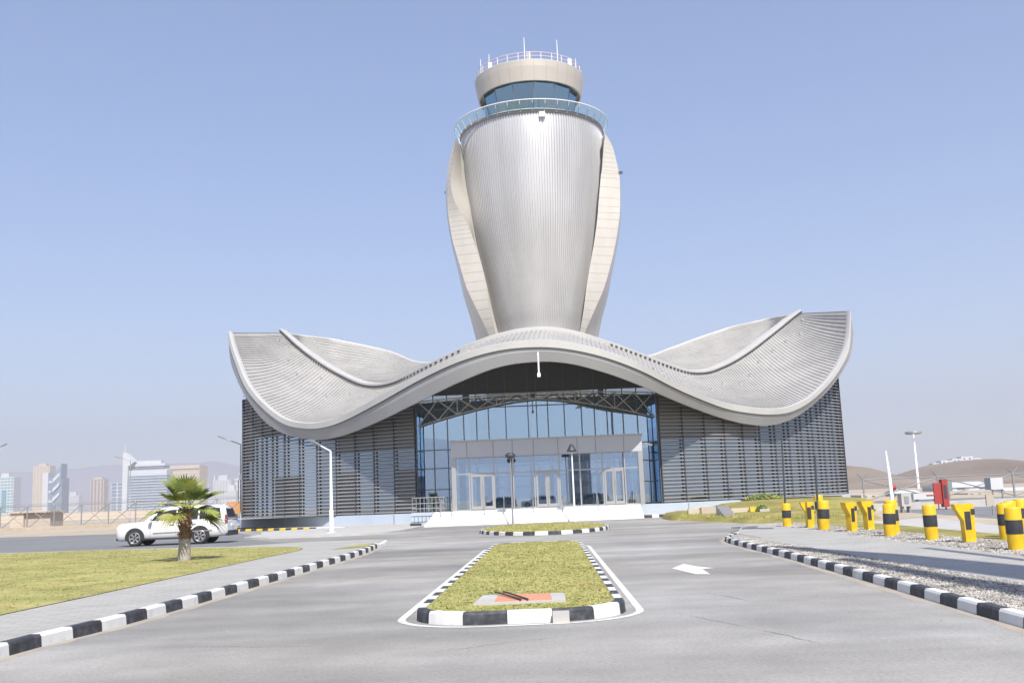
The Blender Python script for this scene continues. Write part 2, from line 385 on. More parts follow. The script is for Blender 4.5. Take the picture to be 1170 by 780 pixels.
kerb('kerb', [(-59, 48.8), (-23, 46.3), (-16.3, 44.75), (-12.1, 43.1)][::-1], 3, [M_CONC], h=.156, width=.16)

# the central island
def island_pts(cx0, slope, hw, y0, y1, r0, r1, off=0):
    out = []
    def X(x, y): return (cx0 + slope * (y - 15) + x, y)
    hw += off; y0 -= off; y1 += off; r0 += off; r1 += off
    for k in range(9):
        a = math.pi * 1.5 + math.pi / 2 * k / 8; out.append(X(hw - r0 + r0 * math.cos(a), y0 + .0 + r0 + r0 * math.sin(a)))
    for k in range(9):
        a = math.pi / 2 * k / 8; out.append(X(hw - r1 + r1 * math.cos(a), y1 - r1 + r1 * math.sin(a)))
    for k in range(9):
        a = math.pi / 2 + math.pi / 2 * k / 8; out.append(X(-hw + r1 + r1 * math.cos(a), y1 - r1 + r1 * math.sin(a)))
    for k in range(9):
        a = math.pi + math.pi / 2 * k / 8; out.append(X(-hw + r0 + r0 * math.cos(a), y0 + r0 + r0 * math.sin(a)))
    return out
ISL = island_pts(-.03, .030, 1.50, 14.05, 35.6, 1.05, 1.3)
kerb('kerb', ISL, .6, [M_KB, M_KW], closed=True, h=.17)
ISLin = island_pts(-.03, .030, 1.50, 14.05, 35.6, 1.05, 1.3, off=-.152)
b = MB(); b.poly(ISLin, .165, M_LAWN); struct('lawn', b)
def ring(name, a, c, z, m):
    n = len(a); mb = MB(); mb.add([(p[0], p[1], z) for p in a] + [(p[0], p[1], z) for p in c], [(i, (i + 1) % n, n + (i + 1) % n, n + i) for i in range(n)], m)
    return struct(name, mb)
ring('road_marking', island_pts(-.03, .030, 1.50, 14.05, 35.6, 1.05, 1.3, off=.15), island_pts(-.03, .030, 1.50, 14.05, 35.6, 1.05, 1.3, off=.26), .009, M_LINE)
# the far island
def ell(off=0, n=40): return [(1.25 + (3.3 + off) * math.cos(2 * math.pi * k / n), 53 + (7.2 + off) * math.sin(2 * math.pi * k / n)) for k in range(n)]
kerb('kerb', ell(), .62, [M_KB, M_KW], closed=True, h=.17)
b = MB(); b.poly(ell(-.152), .165, M_LAWN); struct('lawn', b)
# slip road arrow
b = MB(); b.poly([(3.28, 22.84), (3.75, 24.16), (3.87, 23.26), (4.14, 22.47), (3.85, 22.28), (3.76, 20.86), (3.49, 21.01)], .009, M_LINE); struct('road_marking', b)
# right side: gravel, pavement, gravel, verge
def strip(xa, xb, z, m, name, ys=(-6, 2, 11.7, 17.5, 24.5, 30, 33, 36), z0=0):
    L = [(xa(y), y) for y in ys]; Rr = [(xb(y), y) for y in ys]; mb = MB(); mb.prism(Rr + L[::-1], z0, z, m); return struct(name, mb)
def rkx(y):
    pts = [(-6, 5.2), (2, 5.25), (11.7, 5.54), (17.5, 5.89), (24.5, 6.25), (30, 6.4), (33.1, 6.55), (36, 7.2), (45, 9)]
    for (a, c), (d, e) in zip(pts, pts[1:]):
        if y <= d: return c + (e - c) * (y - a) / (d - a)
    return 9
strip(lambda y: rkx(y) + .165, lambda y: 7.35 if y < 33 else 7.6, .12, M_GRAV, 'gravel_bed')
b = MB(); b.prism([(7.36, -6), (9.75, -6), (9.9, 20), (10.3, 31), (10.6, 38), (11.6, 46), (10.0, 45.8), (9.0, 42.4), (7.95, 38), (7.62, 36), (7.62, 33), (7.36, 32)], 0, .125, M_PAVE, M_CONC); struct('pavement', b)
b = MB(); b.prism([(9.76, -6), (12.0, -6), (12.1, 20), (12.2, 31), (12.2, 38), (12.0, 46), (11.65, 46), (10.65, 38), (10.35, 31), (9.92, 20)], 0, .11, M_GRAV); struct('gravel_bed', b)
b = MB(); b.prism([(12.01, -6), (13.4, -6), (13.6, 28), (14.5, 46), (12.02, 46), (12.22, 38), (12.22, 31), (12.12, 20)], 0, .10, M_BANK); struct('grass_verge', b)
b = MB(); b.poly([(13.45, -6), (15.5, -6), (16.2, 32), (19, 48), (14.6, 46), (13.7, 28)], .006, M_CONC); struct('path', b)

# loose gravel stones
def stones(name, region, n, size, z):
    mb = MB()
    for _ in range(n):
        y = region[2] + (region[3] - region[2]) * rnd.random() ** 1.5
        x = rnd.uniform(region[0](y), region[1](y)); s = size * rnd.uniform(.5, 1.4)
        vs = [Vector(q) * s for q in ((1, 0, 0), (0, 1, 0), (-1, 0, 0), (0, -1, 0), (0, 0, .7), (0, 0, -.7))]
        ro = Matrix.Rotation(rnd.random() * 6, 3, 'Z') @ Matrix.Rotation(rnd.random(), 3, 'X')
        sc = Vector((rnd.uniform(.7, 1.3), rnd.uniform(.7, 1.3), rnd.uniform(.7, 1.1)))
        vs = [ro @ Vector((q.x * sc.x, q.y * sc.y, q.z * sc.z)) + Vector((x, y, z + s * .3)) for q in vs]
        mb.add(vs, [(0, 1, 4), (1, 2, 4), (2, 3, 4), (3, 0, 4), (1, 0, 5), (2, 1, 5), (3, 2, 5), (0, 3, 5)], M_STONE)
    return tag(mb.build(name), kind='stuff')
stones('gravel', (lambda y: rkx(y) + .2, lambda y: 7.3, 10, 33), 11000, .024, .12)
stones('gravel', (lambda y: 9.85 + .025 * max(0, y - 20), lambda y: 12.05, 18, 45), 10000, .03, .11)

# grass blades over the lawns
def inside(x, y, P):
    c = False; n = len(P)
    for i in range(n):
        x1, y1 = P[i][:2]; x2, y2 = P[i - 1][:2]
        if (y1 > y) != (y2 > y) and x < (x2 - x1) * (y - y1) / (y2 - y1) + x1: c = not c
    return c
def blades(P, box, n, z, h, bias=1.0):
    mb = MB(); vs = []; fs = []
    for _ in range(n):
        x = rnd.uniform(box[0], box[1]); y = box[2] + (box[3] - box[2]) * rnd.random() ** bias
        if not inside(x, y, P) or (-.72 < x < .66 and 14.95 < y < 16.3): continue
        for k in range(3):
            a = rnd.random() * 6.28; w_ = rnd.uniform(.006, .012) * (1 + y / 35); hh = h * rnd.uniform(.5, 1.3); o = len(vs)
            bx = x + rnd.uniform(-.04, .04); by = y + rnd.uniform(-.04, .04); lx = rnd.uniform(-.03, .03); ly = rnd.uniform(-.03, .03)
            vs += [(bx - w_ * math.cos(a), by - w_ * math.sin(a), z), (bx + w_ * math.cos(a), by + w_ * math.sin(a), z), (bx + lx, by + ly, z + hh)]
            fs.append((o, o + 1, o + 2))
    mb.add(vs, fs, M_BLADE); return tag(mb.build('grass'), kind='stuff')
blades(ISLin, (-1.6, 2.1, 14, 36), 12000, .165, .013, 1.3)
blades(LAWN_L, (-22, -7.7, 15, 46), 14000, .162, .012, 1.2)
blades(ell(-.15), (-2.3, 4.8, 45, 61), 3000, .165, .03)

# ------------------------------------------------------------------ terminal building: the winged roof
# stations along the roof edge: lip, underside of the fascia, distance, inner band, its distance (read off the photo, left tip to right tip)
ST = [((264, 381), (261.5, 392), 91, (324, 381), 100),
      ((267.5, 395), (263, 410), 89.8, (333, 389), 99),
      ((273, 411), (268, 427), 88.5, (342, 397), 97.5),
      ((284.6, 438.5), (280, 452), 86.3, (356, 408), 96),
      ((303, 461.6), (301, 480), 83.8, (375, 421), 94),
      ((326, 479), (326, 496), 81.8, (395, 432), 92.5),
      ((349, 484.6), (354, 502), 80.2, (413, 440), 91),
      ((372, 483), (376, 501), 78.8, (430, 442.6), 89.8),
      ((398, 474), (400, 494.5), 77, (448, 440), 88),
      ((434.6, 454.6), (436, 479.5), 73.6, (468, 432), 85.5),
      ((480, 429), (480, 457.8), 70.3, (497, 417), 81),
      ((525, 408), (525, 436), 67.8, (540, 396), 77.8),
      ((570, 395), (570, 419), 66.6, (580, 382.5), 76.5),
      ((613, 391), (613, 413), 66.3, (618, 377), 76.2),
      ((650, 393.5), (650, 415), 66.3, (652, 381), 76.6),
      ((690, 402.5), (690, 425), 66.7, (685, 391), 78),
      ((730, 417.5), (730, 439.5), 68.3, (722, 404.5), 80.8),
      ((776, 441), (776, 459.5), 72.6, (757, 418), 85),
      ((822, 460), (822, 476.5), 77.3, (785, 427), 88),
      ((856, 467), (855, 484.5), 79, (806, 427), 89.8),
      ((884, 468.5), (882, 485.5), 80.5, (822, 421.5), 91.2),
      ((905, 464.5), (905, 478.5), 82, (838, 413.5), 92.6),
      ((926, 453), (926, 465), 84, (855, 402.5), 94.2),
      ((947, 432), (949, 443), 86.5, (872, 389.5), 96),
      ((961, 409), (965, 420), 88.5, (888, 377), 97.6),
      ((967, 388), (972.5, 403), 89.8, (900, 367.5), 99),
      ((969, 356.5), (975, 380), 91, (912, 359), 100)]
RIM = {0: (326, 381.5, 100.5), 3: (342, 384, 105), 6: (377, 388, 108), 8: (411, 394.6, 108.5), 9: (446, 402.7, 107.5), 10: (480, 415, 104), 11: (525, 411, 100), 13: (618, 402, 98.5),
       15: (700, 408, 100), 16: (738, 408, 104), 17: (765, 399, 107), 19: (799, 386.5, 108.5), 21: (834, 375, 108.5), 23: (880, 364.6, 107), 25: (905, 360.5, 102.5), 26: (911, 359.2, 100.5)}
NS = 7
Lr = [Vector(p) for p in catmull([tuple(at(*s[0], s[2])) for s in ST], NS)]
Fb = [Vector(p) for p in catmull([tuple(at(*s[1], s[2] + .05)) for s in ST], NS)]
Bd = [Vector(p) for p in catmull([tuple(at(*s[3], s[4])) for s in ST], NS)]
rk = sorted(RIM); rimpts = []
for i in range(len(ST)):
    for a, c in zip(rk, rk[1:]):
        if a <= i <= c:
            t = (i - a) / (c - a); rimpts.append(tuple(RIM[a][k] + (RIM[c][k] - RIM[a][k]) * t for k in range(3))); break
Rm = [Vector(p) for p in catmull([tuple(at(p[0], p[1], p[2])) for p in rimpts], NS)]
NU = len(Lr)
def roofpt(k, t):
    p = Lr[k].lerp(Bd[k], t); wgt = min(1, abs(k / NS - 13) / 5)
    return p + Vector((0, 0, -.5 * wgt * min(1, k / 14, (NU - 1 - k) / 14) * math.sin(math.pi * t) + .12 * (1 - wgt) * math.sin(math.pi * t)))
def bowlpt(k, t):
    p = Bd[k].lerp(Rm[k], t); wgt = min(1, (Rm[k] - Bd[k]).length / 18)
    return p + Vector((0, 0, -1.2 * wgt * math.sin(math.pi * t)))
TN = 14
def ribbed(fn, rib_h, rib_w, ks):
    """sheet with standing seams running across it"""
    mb = MB(); rows = [[fn(k, t / TN) for t in range(TN + 1)] for k in ks]; mb.grid(rows, M_ROOF, True)
    return mb, rows
terminal = empty('terminal_building', (1.5, 79, 0), 'grey airport pavilion with winged wavy ribbed roof, louvred sides and glass front', 'building')
TP = Vector((1.5, 79, 0))
def part(mb, name, parent=terminal, **k):
    o = mb.build(name, **k)
    if parent is not None:
        o.parent = parent; o.matrix_parent_inverse = Matrix.Translation(-TP)
    return o
def add_ribs(mb, fn, hgt, hw, ks, t0=.0, t1=1.0):
    for k in ks:
        k2 = min(k + 1, NU - 1); k0 = max(k - 1, 0)
        rows = []
        for t in range(TN + 1):
            tt = t0 + (t1 - t0) * t / TN
            p = fn(k, tt); a = fn(k0, tt); c = fn(k2, tt); d = (c - a)
            e = (fn(k, min(1, tt + .05)) - fn(k, max(0, tt - .05)))
            if d.length < 1e-5 or e.length < 1e-5: continue
            nn = d.cross(e).normalized()
            if nn.z < 0: nn = -nn
            d.normalize(); d = (d - e.normalized() * d.dot(e.normalized()))
            if d.length < 1e-3: continue
            d.normalize()
            rows.append([p - d * hw - nn * .03, p - d * hw * .8 + nn * hgt, p + d * hw * .8 + nn * hgt, p + d * hw - nn * .03])
        if len(rows) > 2: mb.grid(rows, M_ROOF, False)
mb, _ = ribbed(roofpt, 0, 0, range(NU)); add_ribs(mb, roofpt, .065, .075, range(2, NU - 1))
roof = part(mb, 'roof', normals=False)
def sub(mb, name, parent, **k):
    o = mb.build(name, **k); o.parent = parent; return o
mb, _ = ribbed(bowlpt, 0, 0, range(NU)); 
for q in range(1, 24):
    t = q / 24
    for ks in (range(2, 78), range(108, NU - 2)):
        rows = []
        for k in ks:
            wd = (Rm[k] - Bd[k]).length
            p = bowlpt(k, t); e = (bowlpt(k, min(1, t + .03)) - bowlpt(k, t - .03)).normalized(); d = (bowlpt(k + 1, t) - bowlpt(k - 1, t)).normalized(); nn = d.cross(e).normalized(); nn = nn if nn.z > 0 else -nn
            hw = min(.08, wd / 70); rows.append([p - e * hw - nn * .03, p - e * hw * .8 + nn * .07, p + e * hw * .8 + nn * .07, p + e * hw - nn * .03])
        mb.grid(rows, M_ROOF, False)
sub(mb, 'rear_roof_bowl', roof)
# rim tube of the rear bowl
mb = MB(); mb.tube(Rm[1:], .19, M_LIP, 8); sub(mb, 'rear_rim', roof)
# the raised band between the sheets, with clips along it
mb = MB(); rows = []
for k in range(NU):
    d = (Bd[min(k + 1, NU - 1)] - Bd[max(k - 1, 0)]).normalized(); e = (Bd[k] - Lr[k]); e.z *= .5; e = (e - d * e.dot(d)).normalized()
    up = Vector((0, 0, 1)); wgt = min(1, abs(k / NS - 13) / 4); wd = .35 + .55 * wgt
    a = Bd[k] - e * wd * .5; c = Bd[k] + e * wd * .5; h = .22 + .16 * wgt
    rows.append([a - up * .25, a + up * h, a + e * .08 + up * (h + .04), c - e * .08 + up * (h + .04), c + up * h, c - up * .25])
mb.grid(rows, M_LIP, False)
for k in range(1, NU - 1):
    if k % 1: continue
    d = (Bd[k + 1] - Bd[k]).normalized(); e = (Bd[k] - Lr[k]); e.z *= .5; e = (e - d * e.dot(d)).normalized()
    wgt = min(1, abs(k / NS - 13) / 4); wd = .35 + .55 * wgt; c = Bd[k] - e * (wd * .5 + .05) + Vector((0, 0, .10 + .04 * wgt))
    if wgt < .55: continue
    mb.bar(c - d * (.04 + .16 * wgt), c + d * (.04 + .08 * wgt), .06, .05 + .08 * wgt, M_GREYM if wgt < .5 else M_DARK)
sub(mb, 'roof_walkway', roof)
for k in list(range(5, 78, 6)) + list(range(106, NU - 4, 6)):
    p = roofpt(k, rnd.uniform(.6, .85)); mb = MB(); mb.box(p.x - .07, p.y - .07, p.z - .02, p.x + .07, p.y + .07, p.z + .2, M_GREYM); mb.box(p.x - .13, p.y - .13, p.z + .0, p.x + .13, p.y + .13, p.z + .11, M_ROOF)
    sub(mb, 'roof_anchor', roof)
# fascia: pale curb and lip above, grey face below, soffit behind
lipm, fas, sof = MB(), MB(), MB(); rl, rf, rs = [], [], []
SOFB = []
for k in range(NU):
    d = (Lr[min(k + 1, NU - 1)] - Lr[max(k - 1, 0)]); e = (Lr[k] - Bd[k]); e.z = 0
    d.normalize(); e = e - d * e.dot(d); e.normalize(); up = Vector((0, 0, 1)); nn = e
    th = (Lr[k] - Fb[k]).length
    o = Lr[k] + e * .32
    dn = (Fb[k] - Lr[k]).normalized()
    rl.append([Lr[k] - e * .28 - up * .05, Lr[k] - e * .26 + up * .16, Lr[k] + up * .17, o + up * .08, o + dn * min(.36, th * .35)])
    rf.append([o + dn * min(.36, th * .35) - e * .14, o + dn * th * .5 - e * .14, Fb[k] + e * .0, Fb[k] - e * .25])
    q = Fb[k] - e * .25
    B2 = Bd[k] - up * 1.5; R2 = Rm[k] - up * 1.6
    B2.z = max(B2.z, Fb[k].z + .4); 
    rs.append([q.lerp(B2, t / 6) for t in range(7)] + [B2.lerp(R2, t / 5) for t in range(1, 6)])
for mb_, rr_, mm_ in ((lipm, rl, M_LIP), (fas, rf, M_FASC)):
    for j in range(len(rr_[0]) - 1): mb_.grid([[r[j], r[j + 1]] for r in rr_], mm_, True)
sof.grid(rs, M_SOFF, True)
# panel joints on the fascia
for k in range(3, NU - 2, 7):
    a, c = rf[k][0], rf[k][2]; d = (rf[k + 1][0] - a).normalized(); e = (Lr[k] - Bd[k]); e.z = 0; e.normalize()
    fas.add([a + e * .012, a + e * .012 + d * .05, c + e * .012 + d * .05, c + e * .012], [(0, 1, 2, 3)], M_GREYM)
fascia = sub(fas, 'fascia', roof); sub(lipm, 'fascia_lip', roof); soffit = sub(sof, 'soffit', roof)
# end gables of the roof sheets (thickness at the tips)
for k in (0, NU - 1):
    mb = MB(); n_ = 7; mb.grid([[roofpt(k, t / n_) + Vector((0, 0, .1)) for t in range(n_ + 1)], [Fb[k].lerp(Bd[k] - Vector((0, 0, 1.5)), t / n_) for t in range(n_ + 1)]], M_FASC, False); sub(mb, 'roof_end', roof)
mb = MB(); mb.grid([[p for p in Rm], [p - Vector((0, 0, 1.6)) for p in Rm]], M_FASC, True); sub(mb, 'rear_fascia', roof)
mb = MB(); q = at(615, 411, 65.1); mb.tube([q + Vector((0, .0, .5)), q - Vector((0, 0, .85))], .055, M_WHITE); mb.box(q.x - .1, q.y - .1, q.z - 1.1, q.x + .1, q.y + .1, q.z - .85, M_WHITE); sub(mb, 'rain_spout', roof)

_sv = [v for r in rs for v in r]; _nc = len(rs[0])
_sf = [(i * _nc + j, i * _nc + j + 1, (i + 1) * _nc + j + 1, (i + 1) * _nc + j) for i in range(NU - 1) for j in range(_nc - 1)]
BV = BVHTree.FromPolygons([tuple(v) for v in _sv], _sf)
def ztop(x, y, default=None):
    """height of the soffit above a spot on the ground"""
    h = BV.ray_cast(Vector((x, y, .5)), Vector((0, 0, 1)))
    return h[0].z if h[0] is not None else default

# ------------------------------------------------------------------ walls of the pavilion
ZB = .90
GY = 79.3
GX0, GX1 = -7.66, 10.95
mull_px = [478, 498, 514, 533, 548, 562, 582, 608, 618, 631, 650, 670, 685, 699.5, 718, 734.5, 757]
MX = [GX0 + (p - 478) / (757 - 478) * (GX1 - GX0) for p in mull_px]
TR = [.92, 2.55, 4.15, 5.55, 8.70, 9.78]
facade = MB()
facade.add([(GX0, GY, ZB), (GX1, GY, ZB), (GX1, GY, 9.78), (GX0, GY, 9.78)], [(0, 1, 2, 3)], M_GLASS)
fa = part(facade, 'glass_facade')
mb = MB()
for x in MX: mb.box(x - .035, GY - .14, ZB, x + .035, GY + .04, 9.80, M_FRAME)
for z in TR: mb.box(GX0, GY - .10, z - .035, GX1, GY + .035, z + .035, M_FRAME)
sub(mb, 'mullion', fa); 
for ch in KIDS(fa): ch.matrix_parent_inverse = Matrix()
mb = MB()
xs = sorted(set(MX + [GX0 + (GX1 - GX0) * i / 24 for i in range(25)]))
tops = [ztop(x, GY, 12) + .5 for x in xs]
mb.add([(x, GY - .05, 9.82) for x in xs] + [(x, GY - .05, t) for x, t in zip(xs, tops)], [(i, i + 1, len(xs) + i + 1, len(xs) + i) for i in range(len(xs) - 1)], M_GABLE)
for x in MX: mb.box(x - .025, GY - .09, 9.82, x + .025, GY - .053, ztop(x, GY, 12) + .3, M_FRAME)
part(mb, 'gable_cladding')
# space frame behind the glass
nN = 12
for row, yy in ((0, GY - .55), (1, 80.6)):
    mb = MB(); top = []; bot = []
    for i in range(nN + 1):
        u = -1 + 2 * i / nN; x = 1.65 + u * 9.1
        top.append(Vector((x, yy, 9.62 - .35 * u * u))); bot.append(Vector((x, yy + .1, 9.15 - 1.75 * abs(u) ** 1.5)))
    for i in range(nN + 1):
        if i % 2 == 0 and 0 < i < nN: mb.tube([top[i], bot[i]], .045, M_WSTEEL, 6)
        if i < nN:
            a_, b_ = (top[i], bot[i + 1]) if i % 2 else (bot[i], top[i + 1]); mb.tube([a_, b_], .055, M_WSTEEL, 6)
            if abs(i + .5 - nN / 2) > 2: a_, b_ = (top[i + 1], bot[i]) if i % 2 else (bot[i + 1], top[i]); mb.tube([a_, b_], .055, M_WSTEEL, 6)
            mb.tube([bot[i], bot[i + 1]], .065, M_WSTEEL, 6); mb.tube([top[i], top[i + 1]], .055, M_WSTEEL, 6)
    part(mb, 'roof_truss')
# interior shell
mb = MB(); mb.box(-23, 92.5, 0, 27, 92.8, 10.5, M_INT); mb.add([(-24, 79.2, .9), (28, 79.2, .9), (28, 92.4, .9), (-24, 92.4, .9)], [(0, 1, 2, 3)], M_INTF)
for x in (-4, 1.6, 7.2): mb.tube([(x, 85, .9), (x, 85, 11)], .25, M_WSTEEL, 12)
part(mb, 'interior_wall')

def wing(px, sgn, name):
    """curved louvred wall: backing panels, blades, fins"""
    pts = catmull(px, 12); seg = [0]
    for a, c in zip(pts, pts[1:]): seg.append(seg[-1] + math.dist(a, c))
    L = seg[-1]
    def P(s):
        for i in range(1, len(pts)):
            if s <= seg[i] + 1e-9:
                t = (s - seg[i - 1]) / (seg[i] - seg[i - 1]); return Vector((pts[i - 1][0] + (pts[i][0] - pts[i - 1][0]) * t, pts[i - 1][1] + (pts[i][1] - pts[i - 1][1]) * t, 0))
        return Vector((*pts[-1][:2], 0))
    def Nn(s):
        d = (P(min(L, s + .3)) - P(max(0, s - .3))).normalized(); n = Vector((d.y, -d.x, 0))
        return n if n.y < 0 else -n
    nb = 11 if sgn < 0 else 12; bay = L / nb
    screen = MB(); blades_ = MB(); fin = MB(); base = MB()
    dz = .27
    for i in range(nb):
        s0, s1 = i * bay, (i + 1) * bay; a, c = P(s0), P(s1); na, nc_ = Nn(s0), Nn(s1)
        zt = min([h for h in (ztop(a.x, a.y, 0), ztop(c.x, c.y, 0), ztop((a.x + c.x) / 2, (a.y + c.y) / 2, 0)) if h] or [10]) + .1
        if zt < 3: zt = 10.6
        zs = [ZB + .02, 2.4, 4.1, 5.6, 7.4, zt]
        for j in range(5):
            if zs[j] >= zt: break
            z0, z1 = zs[j], min(zs[j + 1], zt)
            # which backing panels are glazed
            if sgn < 0:
                g_ = [(0, 1, 1, 0, 1, 1, 0, 0, 1, 1, 0)[i], (0, 1, 1, 0, 1, 1, 0, 0, 1, 1, 0)[i], 1, (0, 0, 0, 0, 1, 1, 1, 1, 1, 1, 0)[i], 0][j]
            else: g_ = 1 if j < 3 or i > 4 else 0
            mm = M_GLASS2 if g_ else M_OPAQ
            last = z1 >= zt - 1e-6; za_ = (ztop(a.x, a.y, zt) + .1) if last else z1; zc_ = (ztop(c.x, c.y, zt) + .1) if last else z1
            screen.add([a + Vector((0, 0, z0)), c + Vector((0, 0, z0)), c + Vector((0, 0, min(zc_, 13))), a + Vector((0, 0, min(za_, 13)))], [(0, 1, 2, 3)], mm)
        for sb in range(4):
            sa, sc_ = s0 + bay * sb / 4, s0 + bay * (sb + 1) / 4; qa, qc = P(sa), P(sc_); ma, mc = Nn(sa), Nn(sc_)
            tz = ztop((qa.x + qc.x) / 2, (qa.y + qc.y) / 2, 0) or zt; tz = min(tz + .05, 12.5)
            for k in range(int((tz - ZB) / dz)):
                z = ZB + .12 + k * dz
                q0, q1 = qa + ma * .17, qc + mc * .17; o0, o1 = ma * .10, mc * .10
                pr = lambda q, o, z: [q - o + Vector((0, 0, z + .055)), q + o + Vector((0, 0, z + .0)), q + o + Vector((0, 0, z - .075)), q - o + Vector((0, 0, z - .02))]
                A_, B_ = pr(q0, o0, z), pr(q1, o1, z)
                blades_.add(A_ + B_, [(0, 1, 5, 4), (1, 2, 6, 5), (2, 3, 7, 6), (3, 0, 4, 7)] + ([(0, 3, 2, 1)] if sb == 0 else []) + ([(4, 5, 6, 7)] if sb == 3 else []), M_LOUV)
        q = a + na * .20; fin.bar(q + Vector((0, 0, ZB)), q + Vector((0, 0, zt)), .07, .16, M_DARK, up=na)
        hb = ZB if sgn < 0 else ZB
        base.add([a + na * .42, c + nc_ * .42, c + nc_ * .42 + Vector((0, 0, ZB - .05)), a + na * .42 + Vector((0, 0, ZB - .05)), c + Vector((0, 0, ZB - .02)), a + Vector((0, 0, ZB - .02))],
                 [(0, 1, 2, 3), (3, 2, 4, 5)], M_BASE)
        if i in (0, 6, 12): base.bar(c + nc_ * .43, c + nc_ * .43 + Vector((0, 0, ZB - .1)), .06, .03, M_GREYM, up=nc_)
    # last fin and projecting blade ends at the corner
    c = P(L); nc_ = Nn(L); fin.bar(c + nc_ * .18 + Vector((0, 0, ZB)), c + nc_ * .18 + Vector((0, 0, zt)), .08, .30, M_DARK, up=nc_)
    # return wall
    ret = Vector((c.x - sgn * 2.2, 96, 0))
    screen.add([c + Vector((0, 0, 0)), ret, ret + Vector((0, 0, 12)), c + Vector((0, 0, 12))], [(0, 1, 2, 3)], M_OPAQ)
    for k in range(int((zt - ZB) / dz)):
        z = ZB + .12 + k * dz; d = (ret - c).normalized(); n2 = Vector((d.y, -d.x, 0)); n2 = n2 if n2.x * sgn > 0 else -n2
        blades_.bar(c + n2 * .2 + Vector((0, 0, z)), ret + n2 * .2 + Vector((0, 0, z)), .3, .08, M_LOUV)
    part(screen, 'wall'); blades_.add(fin.v, fin.f, M_DARK); part(blades_, 'louvre_screen')
    part(base, 'base_wall')
    return P, Nn, L
PL = [tuple(at(p, 590, Y))[:2] for p, Y in ((478, 76.2), (437, 77.6), (400, 79.2), (365, 80.5), (325, 82.9), (281, 88.2))]
PR = [tuple(at(p, 580, Y))[:2] for p, Y in ((757, 76.4), (800, 77.7), (840, 79.5), (878, 81.8), (920, 85.4), (967, 91.2))]
wing(PL, -1, 'l'); wing(PR, 1, 'r')
for x, sg in ((PL[0][0], 1), (PR[0][0], -1)):
    mb = MB(); xe = GX0 if sg > 0 else GX1; p0, p1 = Vector((x, 76.3, 0)), Vector((xe, GY, 0)); zt_ = 8.6
    mb.add([p0 + Vector((0, 0, ZB)), p1 + Vector((0, 0, ZB)), p1 + Vector((0, 0, zt_)), p0 + Vector((0, 0, zt_))], [(0, 1, 2, 3)], M_GLASS)
    for t_ in (0, .5, 1):
        q = p0.lerp(p1, t_); mb.bar(q + Vector((0, 0, ZB)), q + Vector((0, 0, zt_)), .07, .07, M_FRAME)
    for z in (2.55, 4.15, 5.55): mb.bar(p0 + Vector((0, 0, z)), p1 + Vector((0, 0, z)), .06, .07, M_FRAME)
    for z in (zt_ + .6,): mb.add([p0 + Vector((0, 0, zt_)), p1 + Vector((0, 0, zt_)), p1 + Vector((0, 0, zt_ + 3)), p0 + Vector((0, 0, ztop(p0.x, p0.y, 9) + .3))], [(0, 1, 2, 3)], M_GABLE)
    part(mb, 'side_glazing')

# entrance: steps, plinth, vestibule
mb = MB()
SX0, SX1 = -6.35, 8.35
for k in range(6):
    y0 = 69.4 + k * .32; mb.box(SX0 + (.12 * k if k < 6 else 0), y0, k * .153, SX1, 71.6, (k + 1) * .153, M_MARB)
mb.box(SX0 + .8, 71.6, 0, SX1, 79.2, .915, M_MARB)
mb.box(8.36, 74.2, 0, 10.9, 78.6, .86, M_BASE); mb.box(-7.7, 74.3, 0, SX0 + .79, 79.2, .905, M_BASE)
steps = part(mb, 'entrance_steps')
for x in (-5.3, -4.55, -2.3, -1.0, 1.0, 3.0, 5.4, 8.1):
    mb = MB(); mb.tube([(x, 70.4, .5), (x, 70.4, 1.45)], .03, M_ALFR, 6); mb.tube([(x, 71.5, .9), (x, 71.5, 1.85)], .03, M_ALFR, 6); mb.tube([(x, 70.4, 1.45), (x, 71.5, 1.85)], .03, M_ALFR, 6); o = mb.build('handrail'); o.parent = steps
mb = MB()
for k in range(9):
    x = -7.5 + k * .28; mb.tube([(x, 73.2, .9), (x, 73.2, 1.95)], .025, M_ALFR, 6)
for z in (1.2, 1.55, 1.95): mb.tube([(-7.5, 73.2, z), (-5.2, 73.2, z)], .025, M_ALFR, 6)
o = mb.build('handrail'); o.parent = steps
VX0, VX1, VY, VZ = -4.60, 8.85, 72.5, 5.72
vest = MB()
vest.box(VX0, VY - .10, 4.58, VX1, VY + .12, VZ, M_HEAD); vest.box(VX0, VY + .12, 5.5, VX1, GY - .16, VZ - .02, M_HEAD)
vest.box(VX0, VY - .12, .92, VX0 + .32, VY + .2, 4.58, M_ALFR); vest.box(VX1 - .32, VY - .12, .92, VX1, VY + .2, 4.58, M_ALFR)
vest.box(VX0 - .06, VY - .16, VZ, VX1 + .06, VY + .3, VZ + .10, M_ALFR)
vest = part(vest, 'entrance_vestibule')
def vx(p): return VX0 + (p - 510) / (728 - 510) * (VX1 - VX0)
mb = MB()
joints = [vx(p) for p in (528, 558, 580, 604, 632, 654, 675, 707)]
for x in joints: mb.box(x - .03, VY - .112, 4.60, x + .03, VY - .098, VZ - .02, M_GREYM)
mb.box(VX0, VY - .115, 4.555, VX1, VY - .095, 4.60, M_GREYM)
o = mb.build('header_joint'); o.parent = vest
mb = MB(); mb.add([(VX0 + .3, VY, .93), (VX1 - .3, VY, .93), (VX1 - .3, VY, 4.58), (VX0 + .3, VY, 4.58)], [(0, 1, 2, 3)], M_GLASS)
for xx in (VX0 + .05, VX1 - .05): mb.add([(xx, VY + .2, .93), (xx, GY - .2, .93), (xx, GY - .2, 5.5), (xx, VY + .2, 5.5)], [(0, 1, 2, 3)], M_GLASS)
o = mb.build('vestibule_glazing'); o.parent = vest
mb = MB()
